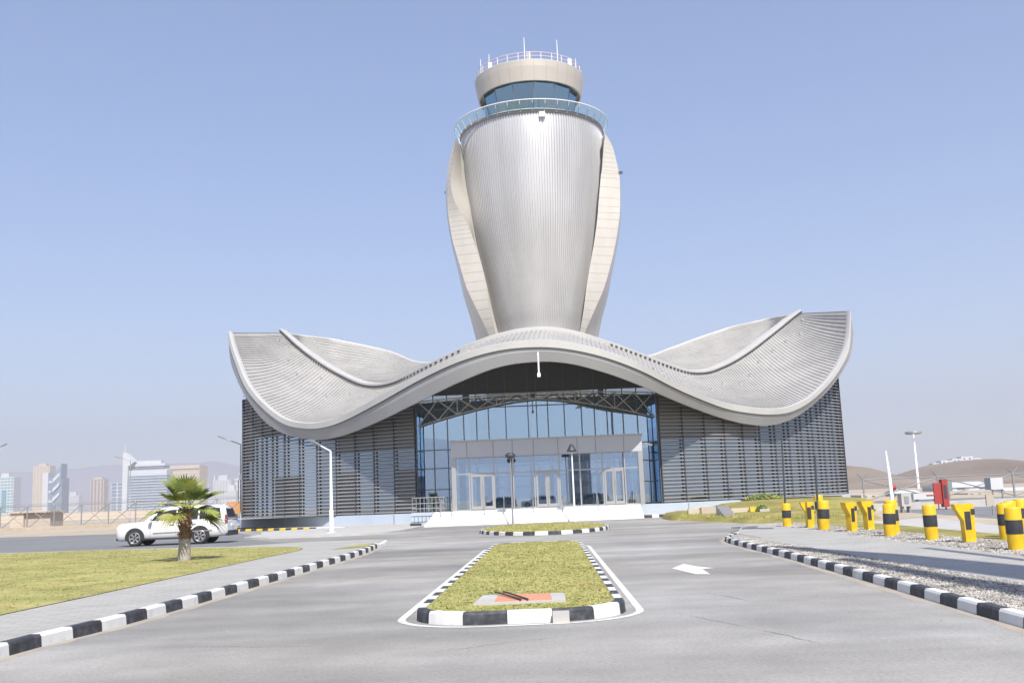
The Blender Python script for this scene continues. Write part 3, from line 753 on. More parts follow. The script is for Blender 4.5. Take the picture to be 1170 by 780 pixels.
for x in [vx(p) for p in (530, 558, 580, 604, 632.5, 656, 682, 707)]: mb.box(x - .05, VY - .07, .93, x + .05, VY + .03, 4.58, M_ALFR)
mb.box(VX0 + .3, VY - .06, 3.42, VX1 - .3, VY + .02, 3.50, M_ALFR); mb.box(VX0 + .3, VY - .05, .925, VX1 - .3, VY + .02, 1.0, M_ALFR)
o = mb.build('vestibule_frame'); o.parent = vest
for a, c in ((531, 558), (605, 632), (682.5, 706)):
    x0, x1 = vx(a) + .04, vx(c) - .04; xm = (x0 + x1) / 2
    for q0, q1 in ((x0, xm - .01), (xm + .01, x1)):
        mb = MB(); t = .12
        mb.box(q0, VY - .12, 1.0, q0 + t, VY - .075, 3.42, M_ALFR); mb.box(q1 - t, VY - .12, 1.0, q1, VY - .075, 3.42, M_ALFR)
        mb.box(q0 + t, VY - .12, 3.26, q1 - t, VY - .075, 3.42, M_ALFR); mb.box(q0 + t, VY - .12, 1.0, q1 - t, VY - .075, 1.2, M_ALFR)
        hx = q1 - .16 if q0 == x0 else q0 + .10
        mb.box(hx, VY - .2, 1.7, hx + .05, VY - .15, 2.7, M_GREYM)
        o = mb.build('entrance_door'); o.parent = vest
# camera on the vestibule corner
mb = MB(); c = Vector((VX1 + .02, VY - .1, 5.05)); mb.tube([c, c + Vector((.3, -.2, 0))], .04, M_ALFR, 8); mb.bar(c + Vector((.2, -.25, .04)), c + Vector((.62, -.45, -.10)), .13, .13, M_ALFR)
o = tag(mb.build('security_camera'), 'white security camera on the upper corner of the entrance vestibule', 'security camera')

# ------------------------------------------------------------------ control tower
TC = Vector((3.05, 108, 0))
tower = empty('control_tower', TC, 'tall ribbed silver control tower with two cream side fins and round glass cab', 'control tower')
def tpart(mb, name, parent=tower, **k):
    o = mb.build(name, **k); o.parent = parent
    if parent is tower: o.matrix_parent_inverse = Matrix.Translation(-TC)
    return o
prof = catmull([(4.6, 0), (4.35, 8), (4.45, 14), (4.75, 18.5), (5.25, 21), (6.15, 25.8), (6.98, 30.6), (7.5, 35.5), (7.72, 38.5), (7.74, 40.7)], 6)
NR = 168; mb = MB(); rows = []
for r_, z in prof:
    row = []
    for k in range(NR):
        a0 = 2 * math.pi * k / NR; wd = 2 * math.pi / NR
        dr_ = .085 * min(1, r_ / 7)
        for fa_, rr in ((0, -dr_), (.45, -dr_), (.55, 0), (.95, 0)):
            a = a0 + fa_ * wd; row.append((TC.x + (r_ + rr) * math.sin(a), TC.y - (r_ + rr) * math.cos(a), z))
    rows.append(row)
mb.grid(rows, M_TOWER, False, True); shaft = tpart(mb, 'shaft')
mb = MB()
q = at(605, 222, 101.2); mb.bar(q + Vector((-.25, 0, -.5)), q + Vector((.25, 0, .45)), .12, .2, M_GREYM); o = mb.build('shaft_light'); o.parent = shaft
mb = MB(); mb.box(3.7, 99.95, 40.05, 4.3, 100.4, 40.55, M_WHITE); o = mb.build('rim_box'); o.parent = shaft
# rim ring + balcony + glass rail
mb = MB(); mb.lathes([(7.6, 40.6), (7.84, 40.65), (7.9, 40.75), (7.9, 40.9), (7.8, 41.0), (5.5, 41.05)], (TC.x, TC.y, 0), M_GREYM, 96); tpart(mb, 'balcony_ring')
mb = MB(); mb.lathes([(7.3, 41.0), (7.1, 41.35), (6.9, 41.4), (5.0, 41.6)], (TC.x, TC.y, 0), M_WPLAS, 96); tpart(mb, 'balcony_floor')
rail = MB(); rail.lathe([(8.05, 40.85), (8.45, 41.75)], (TC.x, TC.y, 0), M_RAILG, 72); rail = tpart(rail, 'balcony_railing')
mb = MB(); NRail = 40
for k in range(NRail):
    a = 2 * math.pi * k / NRail; s_, c_ = math.sin(a), -math.cos(a)
    mb.bar((TC.x + 7.9 * s_, TC.y + 7.9 * c_, 40.7), (TC.x + 8.46 * s_, TC.y + 8.46 * c_, 41.78), .05, .05, M_WHITE)
mb.tube([(TC.x + 8.46 * math.sin(2 * math.pi * k / 72), TC.y - 8.46 * math.cos(2 * math.pi * k / 72), 41.78) for k in range(73)], .05, M_WHITE, 6, cap=False)
o = mb.build('railing_post'); o.parent = rail
# cab: faceted glass leaning outward, parapet drum
mb = MB(); n12 = 14; r0, r1, z0, z1 = 4.55, 5.25, 41.8, 45.28
ring0 = [(TC.x + r0 * math.sin(2 * math.pi * (k + .15) / n12), TC.y - r0 * math.cos(2 * math.pi * (k + .15) / n12), z0) for k in range(n12)]
ring1 = [(TC.x + r1 * math.sin(2 * math.pi * (k + .15) / n12), TC.y - r1 * math.cos(2 * math.pi * (k + .15) / n12), z1) for k in range(n12)]
mb.grid([ring0, ring1], M_CABG, False, True); cabg = tpart(mb, 'cab_window')
mb = MB()
for a, c in zip(ring0, ring1):
    mb = MB(); mb.bar(a, c, .07, .07, M_FRAME); o = mb.build('cab_mullion'); o.parent = cabg
mb = MB(); mb.lathe([(4.4, 41.75), (4.4, 42.6), (0.1, 42.6)], (TC.x, TC.y, 0), M_DARK, 48); mb.lathe([(2.2, 42.6), (2.2, 43.3), (0, 43.3)], (TC.x, TC.y, 0), M_GREYM, 24)
mb.lathe([(.3, 42.6), (.3, 44.9)], (TC.x, TC.y, 0), M_DARK, 12); tpart(mb, 'cab_interior')
mb = MB(); mb.lathes([(0.1, 45.32), (5.2, 45.30), (5.35, 45.25), (5.5, 44.98), (5.66, 45.0), (5.95, 46.5), (6.02, 47.15), (5.92, 47.25), (5.7, 47.25), (5.6, 46.9), (.1, 46.95)], (TC.x, TC.y, 0), M_CAB, 96)
for k in range(28):
    a = 2 * math.pi * (k + .3) / 28; s_, c_ = math.sin(a), -math.cos(a); mb.bar((TC.x + 5.68 * s_, TC.y + 5.68 * c_, 45.05), (TC.x + 5.962 * s_, TC.y + 5.962 * c_, 46.5), .03, .012, M_CREAM2, up=Vector((s_, c_, 0)))
    mb.bar((TC.x + 5.962 * s_, TC.y + 5.962 * c_, 46.5), (TC.x + 6.028 * s_, TC.y + 6.028 * c_, 47.1), .03, .012, M_CREAM2, up=Vector((s_, c_, 0)))
par = tpart(mb, 'cab_parapet')
M_PINK = mat('railing_red_white', (.72, .52, .56), .5)
mb = MB()
for k in range(30):
    a = 2 * math.pi * k / 30; s_, c_ = math.sin(a), -math.cos(a); mb.tube([(TC.x + 5.8 * s_, TC.y + 5.8 * c_, 47.2), (TC.x + 5.8 * s_, TC.y + 5.8 * c_, 48.05)], .035, M_WHITE, 5)
for z in (47.65, 48.05): mb.tube([(TC.x + 5.8 * math.sin(2 * math.pi * k / 60), TC.y - 5.8 * math.cos(2 * math.pi * k / 60), z) for k in range(61)], .035, M_PINK, 5, cap=False)
tpart(mb, 'roof_railing')
for px_, pyt, pyb, Y, r_ in ((549, 68, 84, 107, .045), (558.5, 62, 78, 105, .045), (598.5, 43, 66, 104, .05), (636, 46, 68, 104.5, .05), (657.5, 67, 79, 107, .045)):
    a = at(px_, pyt, Y); c = Vector((a.x, a.y, 47.2)); mb = MB(); mb.tube([c, c.lerp(a, .5), a], [r_, r_, r_ * .6], M_WHITE, 6); tpart(mb, 'antenna')
mb = MB(); q = at(604, 64, 103); mb.box(q.x - .25, q.y, 47.2, q.x + .25, q.y + .4, 48.5, M_GREYM); tpart(mb, 'rooftop_equipment'); mb = MB(); q = at(651, 73, 105); mb.box(q.x - .2, q.y, 47.2, q.x + .2, q.y + .4, 48.4, M_WHITE); tpart(mb, 'rooftop_equipment'); mb = MB(); q = at(560, 75, 105); mb.box(q.x - .2, q.y, 47.2, q.x + .2, q.y + .4, 48.3, M_WHITE); tpart(mb, 'rooftop_equipment')

# side fins: (photo row, outer shell, cream outer, cream inner, shaft contact)
LF = [(160, 521, 519.5, 521.5, 524.5), (166, 518.5, 518, 520.5, 526), (180, 514.5, 514, 517.5, 526.5), (194, 512, 511.5, 516, 527), (212, 510.5, 510.2, 515, 530), (232, 511.2, 511, 519.5, 535.6), (251, 513.5, 513, 532 - 1.5, 539), (264, 516, 515.2, 536.5, 541),
      (277, 518.3, 517.7, 541, 543.2), (302, 524.0, 525, 549.2, 550), (328, 529.7, 533, 555.6, 556), (354, 537.4, 545, 559.9, 560.5), (380, 544, 557, 565.8, 566.3), (400, 549, 563, 569, 570), (470, 560, 575, 577, 580)]
RF = [(152, 690, 690.5, 689.4, 689), (158, 694, 695, 691, 688.3), (168, 699, 700, 690, 687.5), (181, 702.5, 703.5, 689, 686.5), (194, 706, 706.5, 688, 685.8), (204, 707.5, 708, 686.5, 685), (232, 708, 708.5, 684, 683), (251, 707, 707.4, 682.5, 681.8),
      (277, 703, 703.5, 679, 678.5), (302, 698.5, 698, 674.5, 673.8), (328, 694, 690.5, 670.2, 669.5), (354, 687.4, 679.5, 667, 666.4), (380, 682.8, 668.5, 662.6, 661.8), (400, 679, 664, 660, 659), (470, 668, 652, 650, 648)]
for tab in (LF, RF):
    mb = MB(); tab = catmull(tab, 5); rows = []; sg = -1 if tab is not RF and tab[0][1] < 600 else 1
    for (y, s_, o_, c_, b_) in tab:
        C_ = at(c_, y, 103.6); B_ = at(b_, y, 105.7); O_ = at(o_, y, 104.3); S_ = at(s_, y, 109.5)
        zz = O_.z
        for q in (C_, B_, S_): q.z = zz
        rr = abs(S_.x - TC.x)
        Bk = Vector((TC.x + sg * rr * .72, 114.5, zz)); Bk2 = Vector((TC.x + sg * rr * .40, 115.2, zz)); 
        rows.append([B_ + Vector((-sg * .6, .9, 0)), B_, C_ + Vector((0, .12, 0)), C_, O_, O_ + Vector((sg * .0, .25, 0)), O_.lerp(S_, .5) + Vector((sg * .12, 0, 0)), S_, S_.lerp(Bk, .5) + Vector((sg * .5, 0, 0)), Bk, Bk2])
    nr = len(rows); vs_ = [p for r in rows for p in r]; nc = len(rows[0])
    for j in range(nc - 1):
        fs = [(i * nc + j, i * nc + j + 1, (i + 1) * nc + j + 1, (i + 1) * nc + j) for i in range(nr - 1)]
        mb.add(vs_, fs, M_FIN if j <= 4 else M_TOWER, True)
    mb.add(rows[0], [tuple(range(nc))], M_FIN)
    for i in range(3, nr - 8, 2):
        r = rows[i]; e = Vector((0, -.012, 0)); mb.bar(r[3] + e, r[4] + e, .012, .03, mat('fin_joint', (.50, .47, .42), .7))
    f = tpart(mb, 'side_fin')
    mb = MB(); q = rows[22][4]; mb.box(q.x - .12 + sg * .1, q.y - .15, q.z - .12, q.x + .12 + sg * .25, q.y + .1, q.z + .12, M_DARK); o = mb.build('obstruction_light'); o.parent = f
for o in list(KIDS(shaft)): pass

# ------------------------------------------------------------------ left: lamp posts, kerb, low walls
yk = [(-22.3, 79.8), (-14.6, 74.4)]
kerb('kerb', [yk[0], yk[1]], .62, [M_KB, M_KY], width=.3, h=.16)
kerb('kerb', [(-14.55, 74.36), (-12.4, 72.9)], 1.1, [M_KW], width=.3, h=.16)
pf = [(-22.1, 80.2), (-14.5, 74.9), (-12.3, 73.3), (-6.6, 72.9), (-6.6, 78.6), (-7.5, 78.5), (-12.5, 80.3), (-17.3, 83.3), (-21.2, 87.2), (-23.8, 91.5), (-28, 91.5)]
b = MB(); b.prism(pf, 0, .12, M_CONC); struct('pavement', b)
pf2 = [(-15.4, 58), (-13.6, 56.4), (-10.5, 56), (-8.3, 57), (-6.9, 60), (-6.5, 66), (-6.9, 70.5), (-12.2, 72.5), (-14.4, 73.8), (-17.2, 70), (-15.9, 64)]
b = MB(); b.prism(catmull(pf2 + [pf2[0]], 4)[:-1], 0, .10, M_CONC); struct('pavement', b)
mb = MB(); mb.tube([(-7.3, 70.0, .16), (-6.6, 69.6, .16)], .11, M_DARK, 8); tag(mb.build('wheel_stop'), 'small dark rubber stop lying by the left foot of the white steps', 'wheel stop')
mb = MB(); mb.box(8.5, 68.9, 0, 9.2, 69.2, .2, M_KW); 
def kerb2(): kerb('kerb', [(8.45, 69.6), (11.4, 70.9)], .5, [M_KB, M_KW], width=.25, h=.2)
kerb2()

def lamp_post(base, H, m, label, arm=(-1.0, .0, .45), headlen=.9, r=.09):
    t = empty('street_lamp', base, label, 'street lamp', 'street lamps around the pavilion')
    mb = MB(); mb.tube([(0, 0, 0), (0, 0, 1.3), (0, 0, 1.32), (0, 0, H)], [r * 1.25, r * 1.25, r * .95, r * .6], m, 12); mb.box(-.22, -.22, 0, .22, .22, .04, m)
    o = mb.build('pole', t)
    mb = MB(); a = Vector((0, 0, H)); c = a + Vector(arm); mb.tube([a - Vector((0, 0, .1)), a, c], r * .5, m, 8); mb.build('arm', t)
    d = Vector(arm).normalized(); mb = MB(); mb.bar(c - d * .1, c + d * headlen, .26, .09, M_GREYM); mb.bar(c + d * .1, c + d * (headlen - .1) , .2, .13, M_GREYM); mb.build('lamp_head', t)
    return t
lamp_post((-11.02, 61.0, .1), 4.75, M_WHITE, 'short white street lamp in front of the left louvred wall', arm=(-.62, -.5, .38), headlen=.5, r=.095)
l2 = lamp_post((-26.0, 97, 0), 7.7, M_GREYM, 'tall dark street lamp with bent arm at the left corner of the pavilion', arm=(-1.5, 0, .6), headlen=.75)
mb = MB(); mb.box(-.13, -.2, 4.4, .17, .1, 4.9, M_WHITE); mb.tube([(-.2, -.1, 2.2), (-.2, -.1, 4.4)], .04, M_GREYM, 6); mb.build('junction_box', l2)
lamp_post((at(-14, 600, 112).x, 112, 0), 9.0, M_GREYM, 'dark street lamp beyond the left edge, only its head over the white tower', arm=(1.2, 0, .5), headlen=.6)
lamp_post((at(148, 600, 170).x, 170, 0), 10.3, M_GREYM, 'far dark street lamp head in front of the white sail hotel', arm=(-1.6, 0, .5), headlen=1.2)

# slim posts in front of the vestibule
def post_sign(px_, Y, H, label, shape):
    a = at(px_, 595, Y); t = empty('lamp_post', (a.x, Y, 0), label, 'lamp post', 'slim posts before the entrance')
    mb = MB(); mb.tube([(0, 0, 0), (0, 0, H)], [.07, .045], M_WHITE if shape else M_GREYM, 8); mb.build('pole', t)
    mb = MB()
    if shape == 0: mb.lathe([(0, .2), (.2, .18), (.31, .1), (.34, 0), (.31, -.1), (.2, -.18), (0, -.2)], (0, 0, H + .1), M_DARK, 16)
    else: mb.lathe([(0, .5), (.1, .48), (.3, .1), (.32, 0), (.1, 0)], (0, 0, H), M_DARK, 16)
    mb.build('lamp_head', t)
post_sign(586, 68, 4.35, 'slim post with dark oval lamp left of the middle entrance door', 0)
post_sign(657, 68, 4.55, 'slim white post with dark conical lamp right of the middle entrance door', 1)

# ------------------------------------------------------------------ island details
t = empty('utility_slab', (-.02, 15.55, .165), 'pale concrete slab with terracotta middle set in the island grass', 'slab')
mb = MB(); mb.prism([(-.68, -.55), (.64, -.55), (.66, .55), (-.58, .70)], 0, .03, M_CONC); mb.build('slab_frame', t)
mb = MB(); mb.prism([(-.38, -.46), (.45, -.46), (.44, .46), (-.34, .58)], .0, .04, M_TERR); mb.build('slab_cover', t)
for k, (x0, dx) in enumerate(((-.5, 0), (-.3, .02))):
    mb = MB(); mb.tube([(-.42 + k * .13, 16.35, .225), (-.33 + k * .12, 16.0, .235), (-.18 + k * .11, 15.5, .23), (-.02 + k * .1, 15.05, .22)], .014, M_STRIPE, 8)  # thin near-black tube drawn as a stripe across the slab
    tag(mb.build('rubber_hose'), ['black rubber hose lying across the left end of the terracotta slab', 'second black hose beside the first, nearer the slab centre'][k], 'hose', 'hoses on the island slab')
mb = MB(); mb.box(-.11, -.07, 0, .11, .07, .15, M_CONC); tag(mb.build('concrete_block', loc=None), 'small grey concrete block against the front kerb of the island', 'block').location = (.50, 13.93, .005)

# ------------------------------------------------------------------ SUV
def suv(label, paint, loc, rz, group):
    t = empty('suv_car', loc, label, 'car', group, rz)
    mb = MB()
    def sec(x, zb, zt, w_):
        half = [(0, zb), (w_ * .86, zb), (w_ * .97, zb + .1), (w_, zb + .3), (w_ * 1.0, (zb + zt) / 2 + .1), (w_ * .975, zt - .12), (w_ * .93, zt - .03), (w_ * .84, zt), (0, zt + .02)]
        return [(x, y, z) for y, z in half] + [(x, -y, z) for y, z in half[-2:0:-1]]
    S = [(0, .46, .80, .80), (.02, .38, 1.00, .90), (.07, .30, 1.09, .95), (.22, .27, 1.14, .99), (.7, .27, 1.18, 1.01), (1.2, .29, 1.20, 1.02), (1.75, .30, 1.21, 1.02), (2.6, .30, 1.20, 1.02), (4.2, .30, 1.20, 1.02), (5.1, .33, 1.20, 1.01), (5.45, .37, 1.19, .99), (5.6, .42, 1.16, .95), (5.66, .5, 1.08, .9)]
    rows = [sec(*q) for q in S]; mb.grid(rows, paint, True, True); mb.add(rows[0], [tuple(range(16))], paint); mb.add(rows[-1], [tuple(range(15, -1, -1))], paint)
    G = [(1.38, 1.19, .95, .94), (1.66, 1.46, .90, .84), (1.96, 1.72, .86, .76), (2.18, 1.84, .84, .72), (2.7, 1.91, .84, .72), (4.0, 1.93, .84, .72), (5.1, 1.91, .83, .71), (5.38, 1.86, .82, .68), (5.48, 1.78, .84, .68), (5.62, 1.16, .93, .90)]
    gr = []
    for x, z, wb, wt in G:
        h = z - 1.18; half = [(.97, 1.17), (.97 - (.97 - wt) * min(1, h / .72) * .95, max(1.175, z - .05)), (wt - .04, z), (0, z + .02)]
        gr.append([(x, y, zz) for y, zz in half] + [(x, -y, zz) for y, zz in half[-2::-1]])
    mb.grid(gr, paint, True); mb.add(gr[0], [(0, 1, 2, 3, 4, 5, 6)], paint); mb.add(gr[-1], [(6, 5, 4, 3, 2, 1, 0)], paint)
    body = mb.build('body', t)
    def yside(z): return .972 - (.972 - .725) * (z - 1.18) / .70
    for s in (-1, 1):
        for q in ([(1.72, 1.24), (2.14, 1.68), (3.02, 1.78), (3.02, 1.24)], [(3.10, 1.24), (3.10, 1.78), (4.14, 1.80), (4.14, 1.24)], [(4.22, 1.24), (4.22, 1.80), (5.22, 1.77), (5.34, 1.26)]):
            m_ = MB(); vs_ = [(x, s * (yside(z) + .012), z) for x, z in q]; m_.add(vs_, [(0, 1, 2, 3)], M_SUVG); m_.add([(x, s * (yside(z) - .02), z) for x, z in q] + vs_, [(i, (i + 1) % 4, 4 + (i + 1) % 4, 4 + i) for i in range(4)], M_BLACKP); m_.build('side_window', t)
        m_ = MB(); m_.bar((1.9, s * 1.03, .62), (4.9, s * 1.03, .66), .02, .05, M_CHROME); m_.bar((1.4, s * .99, .33), (3.75, s * .99, .33), .12, .07, M_BLACKP); m_.build('side_moulding', t)
        for x in (2.85, 3.95): m_ = MB(); m_.bar((x - .12, s * 1.035, 1.02), (x + .12, s * 1.035, 1.02), .03, .04, M_CHROME); m_.build('door_handle', t)
        for x in (1.76, 3.06, 4.18): m_ = MB(); m_.bar((x, s * 1.0225, .36), (x, s * 1.0225, 1.05), .012, .006, M_GREYM, up=Vector((0, 1, 0))); m_.build('door_seam', t)
        m_ = MB(); m_.bar((1.78, s * .98, 1.2), (1.8, s * 1.16, 1.22), .06, .04, M_BLACKP); m_.box(1.72, min(s * 1.08, s * 1.28), 1.15, 1.86, max(s * 1.08, s * 1.28), 1.36, paint); m_.build('wing_mirror', t)
        m_ = MB(); m_.tube([(2.7, s * .66, 1.91), (2.8, s * .66, 1.985), (4.95, s * .66, 1.985), (5.05, s * .66, 1.91)], .025, M_CHROME, 6); m_.build('roof_rail', t)
        m_ = MB(); m_.box(.02, min(s * .62, s * .90), .78, .3, max(s * .62, s * .90), .98, M_LENS); m_.add([(.28, s * .992, .80), (.62, s * 1.012, .86), (.55, s * 1.005, 1.0), (.26, s * .975, .98)], [(0, 1, 2, 3)], M_LENS); m_.build('headlight', t)
        m_ = MB(); m_.box(5.52, min(s * .86, s * .965), .98, 5.655, max(s * .86, s * .965), 1.42, M_RED); m_.build('tail_light', t)
        for xw in (.98, 4.28):
            y = s * 1.022
            m_ = MB(); n_ = 20; vs_ = [(xw, y, .42)] + [(xw + .50 * math.cos(math.pi * 2 * k / n_), y + s * .004, max(.30, .42 + .50 * math.sin(math.pi * 2 * k / n_))) for k in range(n_)]
            m_.add(vs_, [(0, 1 + k, 1 + (k + 1) % n_) for k in range(n_)], M_BLACKP); m_.build('wheel_arch', t)
            wh = MB(); rows = []
            for rr, yy in ((.26, .70), (.38, .72), (.415, .76), (.415, .99), (.39, 1.035), (.29, 1.04), (.285, 1.0)):
                rows.append([(xw + rr * math.cos(2 * math.pi * k / 28), s * yy, .415 + rr * math.sin(2 * math.pi * k / 28)) for k in range(28)])
            wh.grid(rows, M_TYRE, True, True); wo = wh.build('wheel', t)
            wr = MB(); wr.add([(xw, s * 1.0, .415)] + [(xw + .285 * math.cos(2 * math.pi * k / 28), s * 1.0, .415 + .285 * math.sin(2 * math.pi * k / 28)) for k in range(28)], [(0, 1 + k, 1 + (k + 1) % 28) for k in range(28)], M_BLACKP)
            for k in range(6):
                a = 2 * math.pi * k / 6 + .2
                for da in (-.13, .13): wr.bar((xw + .05 * math.cos(a), s * 1.015, .415 + .05 * math.sin(a)), (xw + .28 * math.cos(a + da), s * 1.02, .415 + .28 * math.sin(a + da)), .035, .03, M_RIM, up=Vector((0, 1, 0)))
            wr.tube([(xw + .27 * math.cos(2 * math.pi * k / 28), s * 1.03, .415 + .27 * math.sin(2 * math.pi * k / 28)) for k in range(29)], .018, M_RIM, 6, cap=False)
            o = wr.build('rim', wo)
    m_ = MB(); m_.add([(1.44, .80, 1.25), (1.44, -.80, 1.25), (2.10, -.66, 1.80), (2.10, .66, 1.80)], [(0, 1, 2, 3)], M_SUVG); o = m_.build('windscreen', t); o.location = (-.02, 0, .015)
    m_ = MB(); m_.add([(5.60, .78, 1.30), (5.60, -.78, 1.30), (5.46, -.64, 1.74), (5.46, .64, 1.74)], [(3, 2, 1, 0)], M_SUVG); o = m_.build('rear_window', t); o.location = (.03, 0, 0)
    m_ = MB(); m_.box(-.02, -.55, .55, .06, .55, .92, M_BLACKP)
    for z in (.6, .7, .8): m_.box(-.03, -.52, z, .0, .52, z + .03, M_CHROME)
    m_.build('grille', t)
    m_ = MB(); m_.box(5.55, -.85, .36, 5.72, .85, .62, M_BLACKP); m_.build('bumper', t); m_ = MB(); m_.box(-.04, -.8, .3, .1, .8, .42, M_BLACKP); m_.build('bumper', t); m_ = MB(); m_.box(5.66, -.26, .85, 5.70, .26, .97, M_WHITE); m_.build('number_plate', t)
    return t
car = suv('white large SUV parked on the car park behind the palm', M_SUVP, (-20.45, 53.6, .012), 0, None)

# ------------------------------------------------------------------ palm
PB = Vector((-10.42, 32.3, .16))
palm = empty('palm_tree', PB, 'young fan palm with grey trunk base and shaggy brown neck on the lawn', 'palm tree'); palm.scale = (.93, .93, .93)
mb = MB(); mb.tube([(0, 0, -.05), (.01, 0, .25), (.02, 0, .5), (.02, 0, .72)], [.23, .205, .185, .2], M_BARKG, 14)
mb.tube([(.02, 0, .70), (.03, 0, 1.0), (.05, 0, 1.4), (.06, 0, 1.72)], [.19, .17, .17, .12], M_BARK, 14)
for k in range(150):
    a = rnd.random() * 6.28; z = rnd.uniform(.68, 1.7); r_ = .17; d = Vector((math.cos(a), math.sin(a), 0)); p = Vector((.04, 0, z)) + d * r_ * .9
    mb.bar(p, p + d * rnd.uniform(.05, .13) + Vector((0, 0, rnd.uniform(.05, .16))), .045, .02, M_BARK)
mb.build('trunk', palm)
def frond(mb, az, el, Lp, Rf, m, droop):
    d = Vector((math.cos(az) * math.cos(el), math.sin(az) * math.cos(el), math.sin(el))); base = Vector((.06, 0, 1.66)) + Vector((d.x * .08, d.y * .08, 0))
    p1 = base + d * Lp * .6; p2 = base + d * Lp + Vector((0, 0, -droop * .1)); mb.tube([base, p1, p2], [.022, .016, .012], M_LEAF, 5)
    dd = (p2 - p1).normalized(); side = dd.cross(Vector((0, 0, 1))).normalized(); up = side.cross(dd)
    n = 26
    for k in range(n):
        a = (k / (n - 1) - .5) * R(215) + rnd.uniform(-.03, .03); dirn = (dd * math.cos(a) + side * math.sin(a)); L_ = Rf * (.72 + .28 * math.cos(a * .8)) * rnd.uniform(.88, 1.08)
        cup = up * .34 * math.sin(abs(a) * .9)
        wv = dirn.cross(up).normalized(); q = []
        for s_, w_ in ((0, .006), (.35, .034), (.65, .030), (.85, .016), (1, .002)):
            c = p2 + (dirn + cup) * L_ * s_ + Vector((0, 0, -droop * (s_ ** 2.6) * L_ * (.5 + rnd.uniform(-.1, .15)))) ; q.append((c, w_))
        rows = [[c - wv * w_ - up * w_ * .0, c + up * w_ * .7, c + wv * w_] for c, w_ in q]; mb.grid(rows, m, False)
crown = MB(); crown2 = MB()
for k in range(17):
    az = k * 2.399 + rnd.uniform(-.2, .2); u = k / 16
    el = R(74) - u * R(92) + rnd.uniform(-.1, .1)
    frond(crown if rnd.random() > .28 or u < .4 else crown2, az, el, rnd.uniform(.5, .78) * (1 - .1 * u), rnd.uniform(.64, .80), M_LEAF if (u < .62) else (M_LEAFY if rnd.random() < .55 else M_LEAF), .08 + u * .5)
crown.v += []; c_ = crown.build('crown', palm); crown2.build('dry_fronds', palm)

# ------------------------------------------------------------------ left perimeter fence and what lies behind
def fence(x0, x1, Y, n, H, label, vtop=False):
    t = empty('fence', (x0, Y, 0), label, 'fence', 'perimeter fences')
    W = x1 - x0; sp = W / n; post = None
    for k in range(n + 1):
        mb = MB(); mb.bar((0, 0, 0), (0, 0, H), .14, .14, M_GREYM, up=Vector((0, 1, 0)))
        if vtop: mb.tube([(0, 0, H), (-.5, 0, H + .55)], .05, M_GREYM, 5); mb.tube([(0, 0, H), (.5, 0, H + .55)], .05, M_GREYM, 5)
        else: mb.tube([(0, 0, H), (-.45, .1, H + .4)], .05, M_GREYM, 5); mb.box(-.16, -.1, H - .2, .16, .1, H + .02, M_GREYM)
        o = mb.build('fence_post', t); o.location = (k * sp, 0, 0)
    mb = MB()
    for k in range(n):
        a, c = k * sp, (k + 1) * sp
        mb.tube([(a, 0, H - .05), (c, 0, .1)], .05, M_GREYM, 4); mb.tube([(a, 0.02, .1), (c, 0.02, H - .05)], .05, M_GREYM, 4)
    mb.tube([(0, 0, H - .02), (W, 0, H - .02)], .045, M_GREYM, 4)
    for z in (.5, 1.0, 1.5, 2.0, 2.5): 
        if z < H: mb.tube([(0, .01, z), (W, .01, z)], .012, M_GREYM, 3)
    for z in (.15, .3): mb.tube([(-.3 if not vtop else 0, .05, H + z), (W - .3, .05, H + z)], .015, M_GREYM, 3)
    mb.build('wire', t)
    return t
fence(-78.5, -35.6, 149, 11, 3.3, 'dark steel fence with crossed wires behind the white car')
fence(at(1073 - 86, 560, 95).x, at(1073 + 172, 560, 95).x, 95, 3, 2.1, 'dark wire fence with forked post tops before the brown hills', vtop=True)
# verge below the fence and dunes
b = MB(); b.prism([(-140, 140), (-30, 140), (-30, 147.6), (-140, 147.6)], 0, .35, M_SAND); struct('verge', b)
def box_thing(name, label, cat, x0, x1, yt, Y, depth, m, group=None, base=None):
    """a building whose front stands at distance Y, between two sight lines, up to photo row yt"""
    a = at(x0, yt, Y); c = at(x1, yt, Y); W = c.x - a.x; H = (a.z + c.z) / 2
    t = empty(name, (a.x, Y, 0), label, cat, group); return t, W, H
DG = 'distant city buildings on the skyline'
def rows_facade(t, W, H, depth, mwall, mglass, nf, nb, z0=0, x0=0, wfrac=.6, hfrac=.5, name='wall'):
    mb = MB(); mb.box(x0, 0, z0, x0 + W, depth, z0 + H, mwall)
    fh = H / nf; bw = W / nb
    for i in range(nf):
        for j in range(nb):
            xa = x0 + j * bw + bw * (1 - wfrac) / 2; za = z0 + i * fh + fh * (1 - hfrac) / 2
            mb.box(xa, -.25, za, xa + bw * wfrac, .1, za + fh * hfrac, mglass)
    mb.build(name, t)
def tower_b(x0, x1, yt, Y, label, mw, mg, nf, nb, wf, hf, dep=None, name='tower_block'):
    t, W, H = box_thing(name, label, 'building', x0, x1, yt, Y, 20, mw, DG)
    rows_facade(t, W, H, dep or W * .8, mw, mg, nf, nb, wfrac=wf, hfrac=hf); return t, W, H
tA, W, H = tower_b(-6, 16, 545, 1500, 'white office tower with teal window panel near the left edge', M_WPLAS, M_TEALG, 14, 6, .7, .45)
mb = MB(); mb.box(W * .3, 2, H, W * .7, 12, H + 6, M_WPLAS); mb.build('roof_box', tA)
mb = MB(); mb.box(W * .42, -1, H * .2, W * .62, 0, H * .7, M_TEALG); mb.build('glass_panel', tA)
tB, W, H = tower_b(38, 57, 532, 1700, 'tall cream residential tower beside the blue slanted tower', M_CREAM, M_CREAM2, 26, 5, .45, .55)
mb = MB(); mb.box(W * .3, 2, H, W * .75, 14, H + 4, M_CREAM); mb.build('roof_box', tB)
